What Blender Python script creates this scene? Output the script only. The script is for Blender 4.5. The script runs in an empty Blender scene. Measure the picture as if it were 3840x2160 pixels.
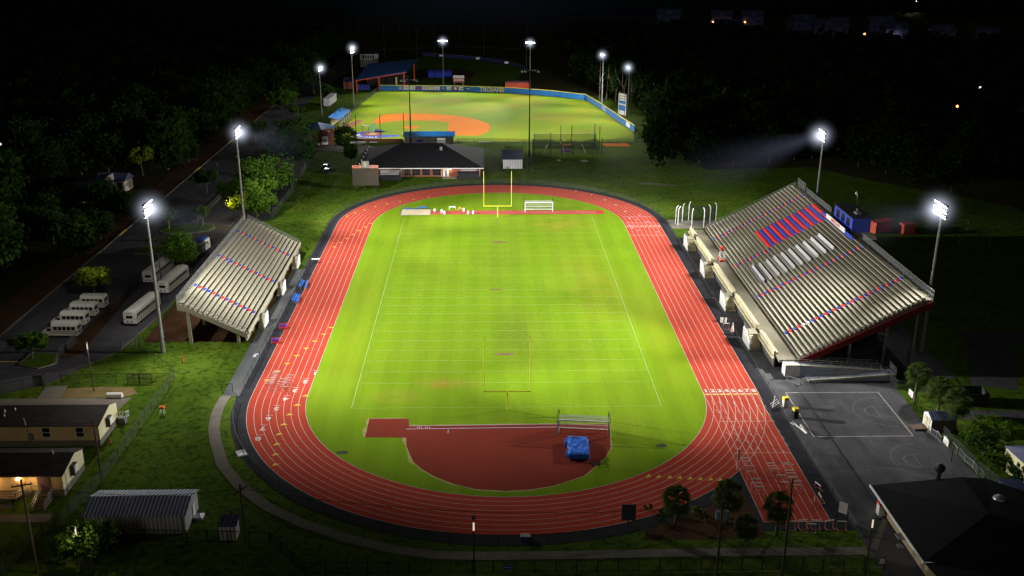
import bpy, math, random
from mathutils import Vector, Matrix, noise
R=math.radians
random.seed(7)
SC=bpy.context.scene
COL=SC.collection
SKY=.006; FILL_SUN=.11
# ------------------------------------------------------------------ materials
MATS={}
def nt(m): m.use_nodes=True; return m.node_tree.nodes,m.node_tree.links
def mat(name,col,rough=.85,var=.18,scale=.5,col2=None,metal=0,bump=0,bscale=None,emit=0,ecol=None,alpha=1,stretch=None,spec=.3,detail=6):
    m=bpy.data.materials.new(name); n,l=nt(m); b=n['Principled BSDF']
    b.inputs['Roughness'].default_value=rough; b.inputs['Metallic'].default_value=metal
    b.inputs['Specular IOR Level'].default_value=spec
    tc=n.new('ShaderNodeTexCoord'); src=tc.outputs['Object']
    if stretch:
        mp=n.new('ShaderNodeMapping'); mp.inputs['Scale'].default_value=stretch; l.new(src,mp.inputs[0]); src=mp.outputs[0]
    nz=n.new('ShaderNodeTexNoise'); nz.inputs['Scale'].default_value=scale; nz.inputs['Detail'].default_value=detail; nz.inputs['Roughness'].default_value=.65
    l.new(src,nz.inputs['Vector'])
    cr=n.new('ShaderNodeValToRGB'); cr.color_ramp.elements[0].position=.3; cr.color_ramp.elements[1].position=.7
    a=[max(0,c*(1-var)) for c in col]; z=list(col2) if col2 else [min(1,c*(1+var)) for c in col]
    cr.color_ramp.elements[0].color=(*a,1); cr.color_ramp.elements[1].color=(*z,1)
    l.new(nz.outputs[0],cr.inputs[0]); l.new(cr.outputs[0],b.inputs['Base Color'])
    if bump:
        bn=n.new('ShaderNodeTexNoise'); bn.inputs['Scale'].default_value=bscale or scale*4; bn.inputs['Detail'].default_value=4; l.new(src,bn.inputs['Vector'])
        bp=n.new('ShaderNodeBump'); bp.inputs['Strength'].default_value=bump; bp.inputs['Distance'].default_value=.1
        l.new(bn.outputs[0],bp.inputs['Height']); l.new(bp.outputs[0],b.inputs['Normal'])
    if emit:
        b.inputs['Emission Color'].default_value=(*(ecol or col),1); b.inputs['Emission Strength'].default_value=emit
    if alpha<1: b.inputs['Alpha'].default_value=alpha
    MATS[name]=m; return m
def layered(name,base,layers,rough=.9,bump=.3,bscale=3.,fine=None,stripes=None,patches=()):
    """ground surface: base colour, then noise-masked layers (colour, scale, low, high, (stretch), amount)"""
    m=bpy.data.materials.new(name); n,l=nt(m); b=n['Principled BSDF']; b.inputs['Roughness'].default_value=rough
    b.inputs['Specular IOR Level'].default_value=.02
    tc=n.new('ShaderNodeTexCoord'); cur=None
    rgb=n.new('ShaderNodeRGB'); rgb.outputs[0].default_value=(*base,1); cur=rgb.outputs[0]
    for i,(c,sc,lo,hi,st,am) in enumerate(layers):
        mp=n.new('ShaderNodeMapping'); mp.inputs['Scale'].default_value=st; mp.inputs['Location'].default_value=(13.7*i,7.3*i,3.1*i); l.new(tc.outputs['Object'],mp.inputs[0])
        nz=n.new('ShaderNodeTexNoise'); nz.inputs['Scale'].default_value=sc; nz.inputs['Detail'].default_value=5; nz.inputs['Roughness'].default_value=.6; l.new(mp.outputs[0],nz.inputs['Vector'])
        mr=n.new('ShaderNodeMapRange'); mr.inputs[1].default_value=lo; mr.inputs[2].default_value=hi; mr.inputs[4].default_value=am; l.new(nz.outputs[0],mr.inputs[0])
        mx=n.new('ShaderNodeMix'); mx.data_type='RGBA'; l.new(mr.outputs[0],mx.inputs[0]); l.new(cur,mx.inputs[6]); mx.inputs[7].default_value=(*c,1); cur=mx.outputs[2]
    for (px_,py_,rx_,ry_,c,am,sc) in patches:   # worn or dry areas at known places on the ground
        mp=n.new('ShaderNodeMapping'); mp.inputs['Location'].default_value=(-px_/rx_,-py_/ry_,0); mp.inputs['Scale'].default_value=(1/rx_,1/ry_,0); l.new(tc.outputs['Object'],mp.inputs[0])
        ln=n.new('ShaderNodeVectorMath'); ln.operation='LENGTH'; l.new(mp.outputs[0],ln.inputs[0])
        mr=n.new('ShaderNodeMapRange'); mr.inputs[1].default_value=1.15; mr.inputs[2].default_value=.3; mr.inputs[4].default_value=am; l.new(ln.outputs['Value'],mr.inputs[0])
        nz=n.new('ShaderNodeTexNoise'); nz.inputs['Scale'].default_value=sc; nz.inputs['Detail'].default_value=6; nz.inputs['Roughness'].default_value=.7; l.new(tc.outputs['Object'],nz.inputs['Vector'])
        m2=n.new('ShaderNodeMapRange'); m2.inputs[1].default_value=.38; m2.inputs[2].default_value=.6; l.new(nz.outputs[0],m2.inputs[0])
        ml=n.new('ShaderNodeMath'); ml.operation='MULTIPLY'; l.new(mr.outputs[0],ml.inputs[0]); l.new(m2.outputs[0],ml.inputs[1])
        mx=n.new('ShaderNodeMix'); mx.data_type='RGBA'; l.new(ml.outputs[0],mx.inputs[0]); l.new(cur,mx.inputs[6]); mx.inputs[7].default_value=(*c,1); cur=mx.outputs[2]
    if stripes:   # mowing passes
        axis,width,amt=stripes
        sx=n.new('ShaderNodeSeparateXYZ'); l.new(tc.outputs['Object'],sx.inputs[0])
        ml=n.new('ShaderNodeMath'); ml.operation='MULTIPLY'; ml.inputs[1].default_value=math.pi/width; l.new(sx.outputs[axis],ml.inputs[0])
        sn=n.new('ShaderNodeMath'); sn.operation='SINE'; l.new(ml.outputs[0],sn.inputs[0])
        mr=n.new('ShaderNodeMapRange'); mr.inputs[1].default_value=-.4; mr.inputs[2].default_value=.4; mr.inputs[3].default_value=1-amt; mr.inputs[4].default_value=1+amt; l.new(sn.outputs[0],mr.inputs[0])
        hv=n.new('ShaderNodeHueSaturation'); l.new(mr.outputs[0],hv.inputs['Value']); l.new(cur,hv.inputs['Color']); cur=hv.outputs[0]
    l.new(cur,b.inputs['Base Color'])
    if bump:
        bn=n.new('ShaderNodeTexNoise'); bn.inputs['Scale'].default_value=bscale; bn.inputs['Detail'].default_value=5; bn.inputs['Roughness'].default_value=.7; l.new(tc.outputs['Object'],bn.inputs['Vector'])
        bp=n.new('ShaderNodeBump'); bp.inputs['Strength'].default_value=bump; bp.inputs['Distance'].default_value=.15; l.new(bn.outputs[0],bp.inputs['Height']); l.new(bp.outputs[0],b.inputs['Normal'])
    MATS[name]=m; return m
def leafmat(name,c1,c2,scale=.35):
    m=mat(name,c1,rough=.8,var=.35,scale=scale,col2=c2,spec=.03)
    n,l=nt(m); b=n['Principled BSDF']; tr=n.new('ShaderNodeBsdfTranslucent'); tr.inputs[0].default_value=(*[c*1.3 for c in c2],1)
    mx=n.new('ShaderNodeMixShader'); mx.inputs[0].default_value=.25; l.new(b.outputs[0],mx.inputs[1]); l.new(tr.outputs[0],mx.inputs[2]); l.new(mx.outputs[0],n['Material Output'].inputs[0])
    return m
def meshmat(name,col,cover,rough=.6):   # woven wire or net seen from far: fixed partial cover
    m=bpy.data.materials.new(name); n,l=nt(m); b=n['Principled BSDF']; b.inputs['Base Color'].default_value=(*col,1); b.inputs['Roughness'].default_value=rough
    t=n.new('ShaderNodeBsdfTransparent'); mx=n.new('ShaderNodeMixShader'); mx.inputs[0].default_value=cover
    l.new(t.outputs[0],mx.inputs[1]); l.new(b.outputs[0],mx.inputs[2]); l.new(mx.outputs[0],n['Material Output'].inputs[0]); MATS[name]=m; return m
def ribbed(name,col,axis,width,rough=.35,metal=.6,dark=.6):
    m=mat(name,col,rough=rough,metal=metal,var=.12,scale=.6); n,l=nt(m); b=n['Principled BSDF']
    tc=n.new('ShaderNodeTexCoord'); sx=n.new('ShaderNodeSeparateXYZ'); l.new(tc.outputs['Object'],sx.inputs[0])
    ml=n.new('ShaderNodeMath'); ml.operation='MULTIPLY'; ml.inputs[1].default_value=2*math.pi/width; l.new(sx.outputs[axis],ml.inputs[0])
    sn=n.new('ShaderNodeMath'); sn.operation='SINE'; l.new(ml.outputs[0],sn.inputs[0])
    mr=n.new('ShaderNodeMapRange'); mr.inputs[1].default_value=.2; mr.inputs[2].default_value=.8; mr.inputs[3].default_value=dark; mr.inputs[4].default_value=1.5; l.new(sn.outputs[0],mr.inputs[0])
    src=b.inputs['Base Color'].links[0].from_socket; hv=n.new('ShaderNodeHueSaturation'); l.new(src,hv.inputs['Color']); l.new(mr.outputs[0],hv.inputs['Value']); l.new(hv.outputs[0],b.inputs['Base Color'])
    bp=n.new('ShaderNodeBump'); bp.inputs['Strength'].default_value=.5; bp.inputs['Distance'].default_value=.06; l.new(sn.outputs[0],bp.inputs['Height']); l.new(bp.outputs[0],b.inputs['Normal'])
    return m
def brickmat(name,c1,c2,mortar,scale=1):
    m=bpy.data.materials.new(name); n,l=nt(m); b=n['Principled BSDF']; b.inputs['Roughness'].default_value=.9
    tc=n.new('ShaderNodeTexCoord'); br=n.new('ShaderNodeTexBrick'); sx=n.new('ShaderNodeSeparateXYZ'); cb=n.new('ShaderNodeCombineXYZ'); ad=n.new('ShaderNodeMath')
    l.new(tc.outputs['Object'],sx.inputs[0]); l.new(sx.outputs[0],ad.inputs[0]); l.new(sx.outputs[1],ad.inputs[1]); l.new(ad.outputs[0],cb.inputs[0]); l.new(sx.outputs[2],cb.inputs[1]); l.new(cb.outputs[0],br.inputs['Vector'])
    br.inputs['Color1'].default_value=(*c1,1); br.inputs['Color2'].default_value=(*c2,1); br.inputs['Mortar'].default_value=(*mortar,1); br.inputs['Scale'].default_value=scale*4; br.inputs['Mortar Size'].default_value=.012
    l.new(br.outputs[0],b.inputs['Base Color']); MATS[name]=m; return m
def emitmat(name,col,strength):
    m=bpy.data.materials.new(name); n,l=nt(m); n.remove(n['Principled BSDF']); e=n.new('ShaderNodeEmission'); e.inputs[0].default_value=(*col,1); e.inputs[1].default_value=strength; l.new(e.outputs[0],n['Material Output'].inputs[0]); MATS[name]=m; return m
def hazemat(name,k,col=(.75,.82,1)):  # emission-only volume: lamp glow painted in, fading from the centre
    m=bpy.data.materials.new(name); n,l=nt(m); n.remove(n['Principled BSDF']); e=n.new('ShaderNodeEmission'); e.inputs[0].default_value=(*col,1)
    tc=n.new('ShaderNodeTexCoord'); ln=n.new('ShaderNodeVectorMath'); ln.operation='LENGTH'; l.new(tc.outputs['Object'],ln.inputs[0])
    a=n.new('ShaderNodeMath'); a.operation='SUBTRACT'; a.use_clamp=True; a.inputs[0].default_value=1; l.new(ln.outputs['Value'],a.inputs[1])
    p=n.new('ShaderNodeMath'); p.operation='POWER'; p.inputs[1].default_value=7; l.new(a.outputs[0],p.inputs[0])
    q=n.new('ShaderNodeMath'); q.operation='MULTIPLY'; q.inputs[1].default_value=k; l.new(p.outputs[0],q.inputs[0]); l.new(q.outputs[0],e.inputs[1])
    l.new(e.outputs[0],n['Material Output'].inputs['Volume']); MATS[name]=m; return m
def beammat(name,k,spread=.36,col=(.62,.68,1)):  # emission-only cone: the light beam is painted in, nothing scatters
    m=bpy.data.materials.new(name); n,l=nt(m); n.remove(n['Principled BSDF']); e=n.new('ShaderNodeEmission'); e.inputs[0].default_value=(*col,1)
    tc=n.new('ShaderNodeTexCoord'); sx=n.new('ShaderNodeSeparateXYZ'); l.new(tc.outputs['Object'],sx.inputs[0])
    def mth(op,a,b=None,clamp=False):
        q=n.new('ShaderNodeMath'); q.operation=op; q.use_clamp=clamp
        for i,v in enumerate((a,b)):
            if v is None: continue
            if isinstance(v,(int,float)): q.inputs[i].default_value=v
            else: l.new(v,q.inputs[i])
        return q.outputs[0]
    x,y,z=sx.outputs
    r=mth('SQRT',mth('ADD',mth('MULTIPLY',y,y),mth('MULTIPLY',z,z)))
    side=mth('POWER',mth('SUBTRACT',1,mth('DIVIDE',r,mth('ADD',mth('MULTIPLY',x,spread),.03)),True),1.8)
    end=mth('POWER',mth('SUBTRACT',1,x,True),1.6)
    nz=n.new('ShaderNodeTexNoise'); nz.inputs['Scale'].default_value=3; l.new(tc.outputs['Object'],nz.inputs['Vector'])
    f=mth('MULTIPLY',mth('MULTIPLY',side,end),mth('DIVIDE',k,mth('ADD',x,.12)))
    f=mth('MULTIPLY',f,mth('ADD',mth('MULTIPLY',nz.outputs[0],.5),.6)); l.new(f,e.inputs[1]); l.new(e.outputs[0],n['Material Output'].inputs['Volume']); MATS[name]=m; return m
# ------------------------------------------------------------------ mesh builder
class MB:
    def __init__(s,off=(0,0,0),rz=0):
        s.v=[]; s.f=[]; s.mi=[]; s.M=Matrix.Rotation(-rz,4,'Z')@Matrix.Translation(-Vector((*off,0)[:3] if len(off)==2 else off)); s.cur=0
    def add(s,vs,fs):
        k=len(s.v); s.v+=[tuple(s.M@Vector(p)) for p in vs]; s.f+=[tuple(k+i for i in f) for f in fs]; s.mi+=[s.cur]*len(fs); return s
    def box(s,x0,y0,z0,x1,y1,z1):
        x0,x1=min(x0,x1),max(x0,x1); y0,y1=min(y0,y1),max(y0,y1); z0,z1=min(z0,z1),max(z0,z1)
        return s.add([(x0,y0,z0),(x1,y0,z0),(x1,y1,z0),(x0,y1,z0),(x0,y0,z1),(x1,y0,z1),(x1,y1,z1),(x0,y1,z1)],[(3,2,1,0),(4,5,6,7),(0,1,5,4),(1,2,6,5),(2,3,7,6),(3,0,4,7)])
    def obox(s,c,size,rot=None):
        hx,hy,hz=[q/2 for q in size]; rot=rot or Matrix.Identity(3); c=Vector(c)
        vs=[tuple(c+rot@Vector((a*hx,b*hy,d*hz))) for d in (-1,1) for a,b in ((-1,-1),(1,-1),(1,1),(-1,1))]
        return s.add(vs,[(3,2,1,0),(4,5,6,7),(0,1,5,4),(1,2,6,5),(2,3,7,6),(3,0,4,7)])
    def beam(s,a,b,w,h=None):
        a=Vector(a); b=Vector(b); d=b-a; L=d.length
        if L<1e-6: return s
        q=d.to_track_quat('X','Z').to_matrix(); return s.obox((a+b)/2,(L,w,h or w),q)
    def cyl(s,a,b,r0,r1=None,n=8,cap=True):
        r1=r0 if r1 is None else r1; a=Vector(a); b=Vector(b); d=(b-a); q=d.to_track_quat('Z','Y').to_matrix(); vs=[]
        for p,r in ((a,r0),(b,r1)):
            for i in range(n): t=2*math.pi*i/n; vs.append(tuple(p+q@Vector((r*math.cos(t),r*math.sin(t),0))))
        fs=[(i,(i+1)%n,n+(i+1)%n,n+i) for i in range(n)]
        if cap: fs+=[tuple(range(n-1,-1,-1)),tuple(range(n,2*n))]
        return s.add(vs,fs)
    def path(s,pts,r,n=6):
        for a,b in zip(pts,pts[1:]): s.cyl(a,b,r,r,n)
        return s
    def poly(s,pts,z=0): return s.add([(p[0],p[1],p[2] if len(p)>2 else z) for p in pts],[tuple(range(len(pts)))])
    def prism(s,pts,z0,z1):
        n=len(pts)
        if sum(pts[i][0]*pts[(i+1)%n][1]-pts[(i+1)%n][0]*pts[i][1] for i in range(n))<0: pts=pts[::-1]
        return s.add([(*p,z0) for p in pts]+[(*p,z1) for p in pts],[tuple(range(n-1,-1,-1)),tuple(range(n,2*n))]+[(i,(i+1)%n,n+(i+1)%n,n+i) for i in range(n)])
    def prismx(s,prof,y0,y1):  # profile in XZ extruded along Y
        n=len(prof)
        return s.add([(x,y0,z) for x,z in prof]+[(x,y1,z) for x,z in prof],[tuple(range(n-1,-1,-1)),tuple(range(n,2*n))]+[(i,(i+1)%n,n+(i+1)%n,n+i) for i in range(n)])
    def prismy(s,prof,x0,x1):  # profile in YZ extruded along X
        n=len(prof)
        return s.add([(x0,y,z) for y,z in prof]+[(x1,y,z) for y,z in prof],[tuple(range(n)),tuple(range(2*n-1,n-1,-1))]+[(i,n+i,n+(i+1)%n,(i+1)%n) for i in range(n)])
    def strip(s,pts,w,z):   # flat ribbon along a polyline
        n=len(pts); L=[];Q=[]
        for i in range(n):
            a=Vector(pts[max(0,i-1)][:2]); b=Vector(pts[min(n-1,i+1)][:2]); d=(b-a).normalized(); nn=Vector((-d.y,d.x))*w/2; p=Vector(pts[i][:2]); L.append(p+nn); Q.append(p-nn)
        for i in range(n-1): s.add([(*Q[i],z),(*Q[i+1],z),(*L[i+1],z),(*L[i],z)],[(0,1,2,3)])
        return s
    def ball(s,c,r,n=8,sz=1):
        vs=[];m=n//2
        for j in range(m+1):
            a=math.pi*j/m
            for i in range(n): t=2*math.pi*i/n; vs.append((c[0]+r*math.sin(a)*math.cos(t),c[1]+r*math.sin(a)*math.sin(t),c[2]+r*sz*math.cos(a)))
        return s.add(vs,[(j*n+i,(j+1)*n+i,(j+1)*n+(i+1)%n,j*n+(i+1)%n) for j in range(m) for i in range(n)])
    def me(s,name,mats,smooth=False):
        me=bpy.data.meshes.new(name); me.from_pydata(s.v,[],s.f)
        for m in (mats if isinstance(mats,(list,tuple)) else [mats]): me.materials.append(m)
        if any(s.mi): me.polygons.foreach_set('material_index',s.mi)
        if smooth: me.polygons.foreach_set('use_smooth',[True]*len(s.f))
        me.update(); return me
    def build(s,name,mats,parent=None,loc=(0,0,0),smooth=False):
        return link(name,s.me(name,mats,smooth),parent,loc)
def link(name,me,parent=None,loc=(0,0,0)):
    o=bpy.data.objects.new(name,me); COL.objects.link(o); o.location=loc
    if parent: o.parent=parent
    return o
def tag(o,label,cat,group=None):
    o['label']=label; o['category']=cat
    if group: o['group']=group
    return o
def thing(name,label,cat,loc=(0,0,0),rz=0,group=None):
    o=bpy.data.objects.new(name,None); COL.objects.link(o); o.empty_display_size=.5
    o.location=(loc[0],loc[1],loc[2] if len(loc)>2 else 0); o.rotation_euler=(0,0,rz); return tag(o,label,cat,group)
def structure(name,b,m):
    o=b.build(name,m); o['kind']='structure'; return o
def dup(root,loc,rz=None,label=None,scale=None,group=None):
    r=root.copy(); COL.objects.link(r); r.location=(loc[0],loc[1],loc[2] if len(loc)>2 else 0)
    if rz is not None: r.rotation_euler=(0,0,rz)
    if label: r['label']=label
    if group: r['group']=group
    if scale: r.scale=scale if isinstance(scale,tuple) else (scale,)*3
    for ch in list(root.children):
        if ch.type=='LIGHT': continue
        c=ch.copy(); COL.objects.link(c); c.parent=r
        for g in ch.children: d=g.copy(); COL.objects.link(d); d.parent=c
    return r
def text_mesh(name,s,size,bold=.02,depth=0,m=None,align='CENTER'):
    cu=bpy.data.curves.new(name,'FONT'); cu.body=s; cu.size=size; cu.offset=bold*size; cu.extrude=depth; cu.align_x=align; cu.align_y='CENTER'; cu.resolution_u=2
    o=bpy.data.objects.new(name,cu); COL.objects.link(o); dg=bpy.context.evaluated_depsgraph_get(); me=bpy.data.meshes.new_from_object(o.evaluated_get(dg))
    bpy.data.objects.remove(o); bpy.data.curves.remove(cu); me.materials.clear(); me.materials.append(m); me.name=name; return me
def spot(parent,loc,target,power,size=70,blend=.6,col=(1,.98,.93),radius=.5):
    L=bpy.data.lights.new('lamp_beam','SPOT'); L.energy=power; L.spot_size=R(size); L.spot_blend=blend; L.color=col; L.shadow_soft_size=radius*.7
    o=bpy.data.objects.new('lamp_beam',L); COL.objects.link(o); o.parent=parent
    w=Vector(loc); o.location=w-Vector(parent.location) if parent else w
    o.rotation_euler=(Vector(target)-w).to_track_quat('-Z','Y').to_euler(); return o
def point(parent,loc,power,col=(1,.8,.5),radius=.15):
    L=bpy.data.lights.new('lamp_light','POINT'); L.energy=power; L.color=col; L.shadow_soft_size=radius
    o=bpy.data.objects.new('lamp_light',L); COL.objects.link(o); o.parent=parent; o.location=Vector(loc)-Vector(parent.location); return o
# ------------------------------------------------------------------ palette
field_m=layered('field_turf',(.145,.25,.009),[((.2,.24,.02),.05,.42,.7,(1.6,.7,1),.4),((.115,.235,.006),.09,.45,.7,(1,.5,1),.4),((.24,.2,.02),.13,.64,.8,(1,1,1),.25),((.1,.17,.012),.9,.5,.75,(1.6,.25,1),.35),((.09,.15,.02),.4,.6,.72,(3,.35,1),.3),((.16,.25,.012),6,.45,.75,(1,1,1),.35)],bump=.35,bscale=6,stripes=(0,2.3,.035),patches=[(19,58,8,26,(.24,.235,.02),.55,.12),(2.5,30,5.5,16,(.12,.15,.02),.5,1.1),(1.5,30,3.5,10,(.07,.10,.015),.45,2.4),(0,72,6,22,(.13,.17,.02),.4,.9),(-28,35,4,40,(.23,.23,.015),.35,.1),(-10,9,6,2.5,(.3,.19,.03),.7,.4),(29,30,4,38,(.23,.23,.015),.35,.12),(14,104,10,8,(.28,.24,.03),.6,.2),(-18,4,5,3,(.26,.22,.03),.6,.3)])
ball_m=layered('ballfield_turf',(.17,.275,.01),[((.26,.24,.02),.045,.4,.62,(1,1,1),.8),((.10,.22,.012),.03,.5,.66,(1,1,1),.7),((.22,.17,.035),.09,.6,.75,(1,1.6,1),.5),((.1,.16,.015),5,.45,.75,(1,1,1),.3)],bump=.3,bscale=5)
lawn_m=layered('lawn_turf',(.06,.115,.009),[((.12,.15,.016),.06,.45,.7,(1,1,1),.6),((.018,.04,.004),1.1,.5,.62,(1,1,1),.75),((.1,.13,.02),2.5,.55,.7,(1,1,1),.45),((.02,.045,.005),.25,.5,.75,(1,1,1),.5)],bump=.9,bscale=2.2)
wood_floor_m=layered('woodland_floor',(.03,.035,.015),[((.05,.03,.015),.1,.4,.7,(1,1,1),.6)],bump=.5)
mulch_m=layered('mulch_ground',(.075,.038,.02),[((.03,.018,.012),.4,.4,.7,(1,1,1),.7),((.12,.07,.035),2,.55,.75,(1,1,1),.5)],bump=.7)
dirt_m=layered('bare_dirt',(.2,.14,.07),[((.1,.1,.03),.5,.4,.7,(1,1,1),.7)],bump=.5)
clay_m=layered('infield_clay',(.6,.17,.012),[((.5,.13,.02),.08,.4,.7,(1,1,1),.6),((.66,.24,.014),.5,.5,.8,(1,1,1),.4)],bump=.15)
darkclay_m=layered('home_clay',(.2,.08,.045),[((.3,.15,.08),.4,.4,.7,(1,1,1),.6)],bump=.15)
track_m=layered('track_rubber',(.385,.052,.03),[((.27,.034,.022),.12,.45,.7,(1,.4,1),.5),((.40,.06,.035),.6,.5,.8,(1,.3,1),.35),((.25,.033,.022),8,.5,.7,(1,1,1),.35),((.17,.03,.024),.35,.64,.75,(1,1,1),.35)],bump=.12,bscale=20,rough=.8)
pad_m=layered('pad_rubber',(.2,.035,.022),[((.15,.028,.019),.1,.4,.7,(1,1,1),.6),((.24,.044,.027),.7,.5,.8,(1,1,1),.3)],bump=.12,bscale=20,rough=.85)
asph_m=layered('asphalt',(.085,.08,.09),[((.05,.048,.055),.15,.4,.7,(1,.4,1),.7),((.12,.115,.12),.4,.5,.75,(1,1,1),.5),((.03,.03,.032),1.5,.55,.7,(1,1,1),.4)],bump=.3,bscale=8)
court_m=layered('court_asphalt',(.10,.10,.108),[((.055,.055,.062),.12,.42,.66,(2.2,.5,1),.8),((.15,.15,.15),.25,.5,.7,(1,1,1),.5),((.05,.05,.055),1.4,.6,.72,(1,1,1),.5)],bump=.3,bscale=8)
path_asph_m=layered('walk_asphalt',(.11,.12,.12),[((.07,.075,.08),.3,.4,.7,(2,.5,1),.6),((.16,.165,.165),.5,.55,.75,(1,1,1),.4)],bump=.2,bscale=8)
apron_m=layered('apron_asphalt',(.03,.031,.037),[((.05,.05,.055),.5,.45,.7,(1,1,1),.5)],bump=.3,bscale=8)
conc_m=layered('concrete_slab',(.19,.175,.145),[((.12,.11,.09),.5,.4,.7,(1,1,1),.6),((.25,.235,.2),2,.5,.8,(1,1,1),.3)],bump=.15,bscale=8)
stand_m=layered('stand_concrete',(.36,.335,.25),[((.29,.27,.2),.35,.42,.7,(1,.25,1),.4),((.2,.19,.16),1.2,.6,.75,(1,.5,1),.4),((.43,.4,.3),.8,.5,.8,(1,.3,1),.4)],bump=.15,bscale=8)
walk_m=layered('stand_walkway',(.23,.21,.155),[((.15,.14,.105),.3,.42,.7,(1,.4,1),.6),((.29,.27,.2),.9,.5,.8,(1,1,1),.3)],bump=.1,bscale=8)
tread_shade_m=mat('stand_tread_shaded',(.19,.178,.14),var=.25,scale=.6)  # darker than the stand concrete: shadow lines between bench rows put into the colour
plank_m=layered('stand_plank',(.54,.51,.395),[((.34,.32,.25),.5,.45,.75,(1,.25,1),.6)],bump=.05)
cream_m=mat('cream_concrete',(.55,.5,.33),var=.25,scale=.8)
white_m=mat('white_paint',(.75,.75,.72),var=.06,scale=1,rough=.5)
wline_m=mat('line_paint',(.5,.44,.4),var=.3,scale=1.2)
lav_m=mat('lavender_paint',(.5,.45,.62),var=.15,scale=3)
fline_m=mat('field_chalk',(.21,.32,.06),var=.25,scale=2)
sideline_m=mat('sideline_chalk',(.25,.36,.1),var=.25,scale=2)
yel_m=mat('yellow_paint',(.7,.6,.05),var=.05,rough=.4)
tri_m=mat('marker_yellow',(.62,.42,.04),var=.1)
red_m=mat('red_paint',(.72,.03,.015),var=.15,scale=1,rough=.5); blue_m=mat('blue_paint',(.02,.06,.42),var=.15,scale=1,rough=.5)
dred_m=mat('dark_red_paint',(.13,.012,.011),var=.2,scale=.6); purple_m=mat('violet_paint',(.16,.04,.4),var=.1)
fence_blue_m=mat('padded_blue',(.025,.15,.42),var=.25,scale=.6,rough=.6)
navy_m=mat('navy_turf',(.04,.04,.35),var=.15,scale=.7)
tarp_m=mat('blue_tarp',(.02,.14,.62),var=.3,scale=1.5,bump=.6,bscale=2.5,rough=.55)
steel_m=mat('galvanised_steel',(.35,.36,.37),rough=.45,metal=.7,var=.15,scale=1)
pole_m=mat('pole_concrete',(.2,.2,.19),var=.12,scale=.6); dpole_m=mat('dark_pole',(.04,.038,.036),var=.2,scale=.6)
wpole_m=mat('utility_wood',(.09,.07,.05),var=.25,scale=.5)
black_m=mat('black_metal',(.015,.015,.017),var=.2,scale=1,rough=.5); rubber_m=mat('tyre_rubber',(.012,.012,.012),var=.1)
glass_m=mat('dark_glass',(.012,.014,.018),rough=.12,var=.1,spec=.6)
roof_m=mat('dark_shingle',(.011,.012,.016),var=.3,scale=.6,bump=.3,bscale=3)
roof2_m=mat('brown_shingle',(.05,.038,.035),var=.3,scale=.6,bump=.3,bscale=3)
blueroof_m=ribbed('blue_metal_roof',(.02,.16,.45),0,.6,rough=.35,metal=.3,dark=.85)
galvroof_x=ribbed('ribbed_steel_roof',(.6,.64,.9),0,.48,rough=.38,metal=.35,dark=.45)
ribwall_m=ribbed('ribbed_white_wall',(.5,.5,.52),0,.5,rough=.5,metal=.2,dark=.8)
contred_m=ribbed('ribbed_red_steel',(.5,.07,.03),0,.6,rough=.6,metal=0,dark=.7)
brick_m=brickmat('red_brick',(.22,.06,.03),(.17,.045,.025),(.18,.13,.1))
tan_m=mat('tan_siding',(.62,.47,.25),var=.1,scale=.4); creamw_m=mat('cream_siding',(.62,.58,.36),var=.08,scale=.4)
alum_m=mat('aluminium_bench',(.42,.43,.46),rough=.35,metal=.5,var=.1,scale=2); orange_m=mat('orange_plastic',(.7,.12,.02),var=.1)
sand_m=mat('sand',(.55,.47,.32),var=.12,scale=.8,bump=.4,bscale=3)
bark_m=mat('bark',(.10,.08,.06),var=.3,scale=1.5,bump=.4,bscale=6); palebark_m=mat('pale_bark',(.22,.2,.17),var=.25,scale=1.5)
wire_m=meshmat('chain_link',(.045,.05,.05),.22); net_m=meshmat('net_white',(.6,.6,.6),.25); bnet_m=meshmat('net_black',(.012,.014,.012),.45); gwire_m=meshmat('light_wire',(.35,.37,.38),.2)
picket_m=meshmat('picket_bars',(.01,.01,.01),.5)
leafT=leafmat('leaf_mid',(.02,.055,.006),(.055,.11,.012))
leafA=leafmat('leaf_green',(.03,.08,.008),(.09,.17,.015)); leafB=leafmat('leaf_dark',(.016,.045,.01),(.04,.085,.018)); leafY=leafmat('leaf_lime_lit',(.10,.16,.008),(.25,.33,.02)); palm_m=leafmat('palm_green',(.025,.045,.01),(.075,.11,.022),.8)  # lime leaf: lamplight yellow put into the colour of the lit trees
leafW=leafmat('leaf_wood',(.008,.024,.003),(.024,.05,.006),.2)
leafV=leafmat('leaf_wood_dim',(.004,.012,.002),(.012,.026,.004),.2)  # darker copy of the wood leaf: lack of light put into the colour
warm_e=emitmat('warm_bulb',(1,.62,.25),30); cool_e=emitmat('cool_lamp',(1,.97,.93),60); pole_e=emitmat('pole_glow',(1,.85,.62),.8); tiny_e=emitmat('distant_bulb',(1,.3,.08),6); tinyw_e=emitmat('distant_white_bulb',(1,.9,.75),14)
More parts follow.
